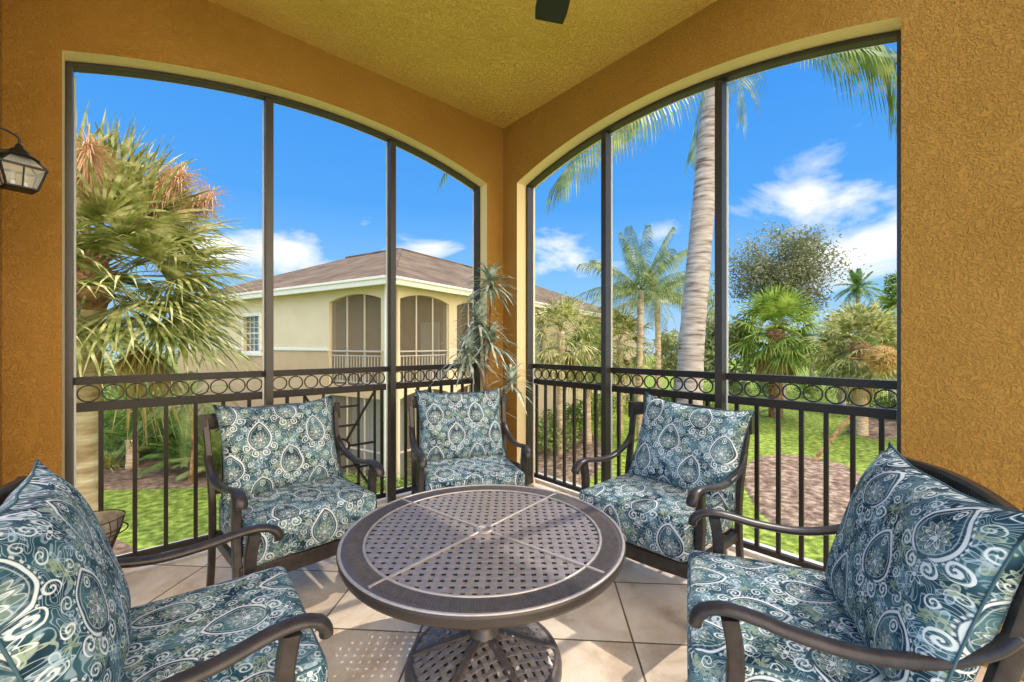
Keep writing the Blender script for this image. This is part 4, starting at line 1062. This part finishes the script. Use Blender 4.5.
for i, (px, d, h, c, lm) in enumerate([(676, 31, 6.4, (3, 3, 3), 'haze'), (722, 27, 7.8, (2.5, 2.5, 3.4), 'haze'), (745, 40, 8.0, (4, 4, 3.4), 'haze'), (812, 38, 8.0, (4, 4, 3.4), 'haze'), (842, 29.5, 7.4, (2.6, 2.6, 3), 'shrubmid'), (892, 31, 7.8, (3, 3, 3.2), 'haze')]):
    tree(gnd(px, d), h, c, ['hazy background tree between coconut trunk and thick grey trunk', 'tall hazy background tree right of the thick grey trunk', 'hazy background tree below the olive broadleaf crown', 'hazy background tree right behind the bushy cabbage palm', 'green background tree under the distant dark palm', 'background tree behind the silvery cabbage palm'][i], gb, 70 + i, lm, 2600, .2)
gc = 'low shrubs beyond the lawn'
lows = [(548, 17, 'low shrub beside the corner column, seen through the right pickets'), (572, 20, 'low shrub behind the pale palm trunk'), (600, 23, 'low shrub left of the slim coconut trunk'), (640, 27, 'low shrub behind the slim coconut trunk'), (670, 26, 'low shrub left of the thick grey trunk'), (705, 24, 'low shrub right of the thick grey trunk'), (740, 33, 'low shrub behind the rings of the right railing section'), (772, 35, 'low shrub behind the bushy cabbage palm trunk'), (812, 34, 'low shrub between the two right cabbage palms'), (850, 30, 'low shrub behind the silvery cabbage palm'), (893, 24, 'low shrub at the right wall edge')]
for i, (px, d, lab) in enumerate(lows):
    bush(gnd(px, d), (1.4, 1.4, 1.5 + .2 * (i % 3)), lab, gc, 90 + i, ['shrubmid', 'ever', 'sabal_bright'][i % 3], 1100, .11)
# leaning timber brace
br = MB(); a = G(812, 463); b = at(850, 417, a.dot(Fv) + 1.1); br.bar(a, b, .09, .12); tag(br.build('timber_brace', M['boot']), 'weathered timber brace leaning over the round mulch patch', 'timber brace')

# ---- faux plant in the corner
pc = Vector((2.13, 2.60, 0))
fp = empty('potted_dracaena', pc, label='faux dracaena with long grey green leaves standing in the corner', cat='plant')
fixnormals(MB().lathe([(0, 0), (.11, 0), (.13, .03), (.16, .26), (.17, .28), (.17, .30), (.15, .30), (.145, .27), (0, .27)], 32).build('pot', M['rail'], fp, True))
def loc_(px, py): # point on the vertical plane through the plant, facing the camera
    d = pc.dot(Fv); q = at(px, py, d) ; return q - pc
stm = [[(483, 460), (486, 400), (489, 340), (489, 280)], [(484, 440), (482, 385), (470, 355), (463, 350)], [(486, 430), (492, 400), (505, 385), (512, 378)], [(483, 420), (486, 370), (484, 330), (480, 318)]]
rnd = random.Random(12)
heads = []
for k, s in enumerate(stm):
    off = Vector((rnd.uniform(-.04, .04), rnd.uniform(-.06, .0), 0)); P = [loc_(*q) + off * (i / 3) for i, q in enumerate(s)]
    P[0] = Vector((P[0].x * .3, P[0].y * .3, .27))
    MB().tube(smooth_path(P), [.012 * (1 - .4 * i / 16) for i in range(16)], 8).build('stem', M['boot'], fp, True); heads.append(P)
hd = [(heads[0][3], .34, 52), (heads[0][2] + Vector((0, 0, .02)), .36, 44), (heads[1][3], .40, 46), (heads[2][3], .36, 22), (heads[3][3], .34, 36), (loc_(486, 405), .3, 18)]
for (c, L, n) in hd:
    mb = MB(); n = int(n * 1.5); L *= .88
    for i in range(n):
        az = i * 2.4; el = math.radians(75 - 95 * i / n + rnd.uniform(-10, 10)); d = Vector((math.cos(az) * math.cos(el), math.sin(az) * math.cos(el), math.sin(el))); l = L * rnd.uniform(.7, 1.1); b = Vector(c) + Vector((0, 0, -.07 * i / n))
        # keep the leaves inside the corner
        pts = []
        for u in (0, .2, .4, .6, .8, 1):
            p = b + d * l * u + Vector((0, 0, -l * .5 * u ** 2.2))
            w_ = p + pc; w_.x = min(w_.x, XW - .015); w_.y = min(w_.y, YW - .015); pts.append(w_ - pc)
        strip(mb, pts, .026, d.cross(Vector((0, 0, 1))).normalized())
    mb.build('leaf_rosette', M['faux'], fp)

# ------------------------------------------------------------------ light: sky and sun
w = bpy.data.worlds.new('sky'); scene.world = w; w.use_nodes = True; nt = w.node_tree; nt.nodes.clear()
class WM: pass
wm = WM(); wm.node_tree = nt
out = nt.nodes.new('ShaderNodeOutputWorld'); bg = nt.nodes.new('ShaderNodeBackground'); ln(wm, bg.outputs[0], out.inputs[0])
tc = nt.nodes.new('ShaderNodeTexCoord'); V.nt = nt
nrm = nd(wm, 'ShaderNodeVectorMath', operation='NORMALIZE'); ln(wm, tc.outputs['Generated'], nrm.inputs[0])
sp = nd(wm, 'ShaderNodeSeparateXYZ'); ln(wm, nrm.outputs[0], sp.inputs[0])
dx, dy, dz = V(sp.outputs[0]), V(sp.outputs[1]), V(sp.outputs[2])
skyr = ramp(wm, vmax(dz, 0.0).x, [(0.0, (170, 205, 236)), (0.12, (130, 186, 235)), (0.30, (80, 155, 229)), (0.62, (50, 134, 222)), (1.0, (40, 114, 206))])
# clouds: noise on a flattened dome, kept to the places where the photograph has them, plus cloud added behind the viewer
cb = nd(wm, 'ShaderNodeCombineXYZ'); ln(wm, (dx * 1.0).x, cb.inputs[0]); ln(wm, (dy * 1.0).x, cb.inputs[1]); ln(wm, (dz * 2.2).x, cb.inputs[2])
nz = nd(wm, 'ShaderNodeTexNoise', Scale=3.6, Detail=8, Roughness=.58, Distortion=.4); ln(wm, cb.outputs[0], nz.inputs['Vector'])
def blob(px, py, rad, amt, flat=1.6):
    v = Vector((0, 0, 0)) + Fv + Rv * ((px - 512) / FOC); v.z = (345 - py) / FOC; v.normalize()
    ax_, ay_, az_ = dx - v.x, dy - v.y, (dz - v.z) * flat
    r = V._m('SQRT', ax_ * ax_ + ay_ * ay_ + az_ * az_)
    return vclamp((rad - r) / rad) * amt
bl = [(280, 254, .20, .68, 2.6), (240, 252, .16, .6, 2.6), (430, 252, .12, .35, 2.2), (570, 255, .20, .5, 1.8), (545, 228, .10, .25, 2.), (600, 262, .14, .4, 2.), (660, 235, .14, .45, 1.6), (745, 210, .10, .25, 2.), (815, 205, .17, .5, 1.5), (868, 248, .19, .5, 2.2), (795, 238, .16, .35, 2.), (900, 215, .12, .3, 2.)]
acc = None
for b_ in bl:
    q = blob(*b_); acc = q if acc is None else vmax(acc, q)
side = vclamp(dx * 0.55 - dy * 0.75 + 0.35)      # weight of the added rear light: stronger south, weaker west
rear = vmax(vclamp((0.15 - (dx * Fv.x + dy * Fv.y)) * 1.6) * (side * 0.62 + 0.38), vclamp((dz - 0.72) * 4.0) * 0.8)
cl = vclamp((V(nz.outputs[0]) + acc * 0.62 + rear * .45 - 0.66) * 5.0)
mx = nd(wm, 'ShaderNodeMix', data_type='RGBA'); ln(wm, cl.x, mx.inputs[0]); ln(wm, skyr.outputs[0], mx.inputs[6]); mx.inputs[7].default_value = s2l((246, 247, 249))
warm = nd(wm, 'ShaderNodeMix', data_type='RGBA'); ln(wm, (rear * cl).x, warm.inputs[0]); ln(wm, mx.outputs[2], warm.inputs[6]); warm.inputs[7].default_value = s2l((255, 237, 208))  # warm tint for the added rear glow
# extra glow added to the unseen sky behind and overhead, to light the interior
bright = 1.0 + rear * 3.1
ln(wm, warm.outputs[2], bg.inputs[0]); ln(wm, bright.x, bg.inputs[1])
sd = bpy.data.lights.new('sun', 'SUN'); sd.energy = 2.3; sd.angle = math.radians(.6); sd.color = (1, .95, .86)
so = bpy.data.objects.new('sun', sd); col.objects.link(so)
el, az = math.radians(53), math.radians(-4)
L = Vector((math.cos(el) * math.cos(az), math.cos(el) * math.sin(az), math.sin(el)))
so.rotation_euler = L.to_track_quat('Z', 'Y').to_euler()

scene.view_settings.view_transform = 'Standard'; scene.view_settings.look = 'None'; scene.view_settings.gamma = 1
scene.view_settings.use_curve_mapping = False; scene.view_settings.exposure = 0.32
scene.cycles.max_bounces = 10; scene.cycles.diffuse_bounces = 6; scene.cycles.transparent_max_bounces = 12
scene.cycles.use_denoising = True
scene.cycles.sample_clamp_indirect = 6
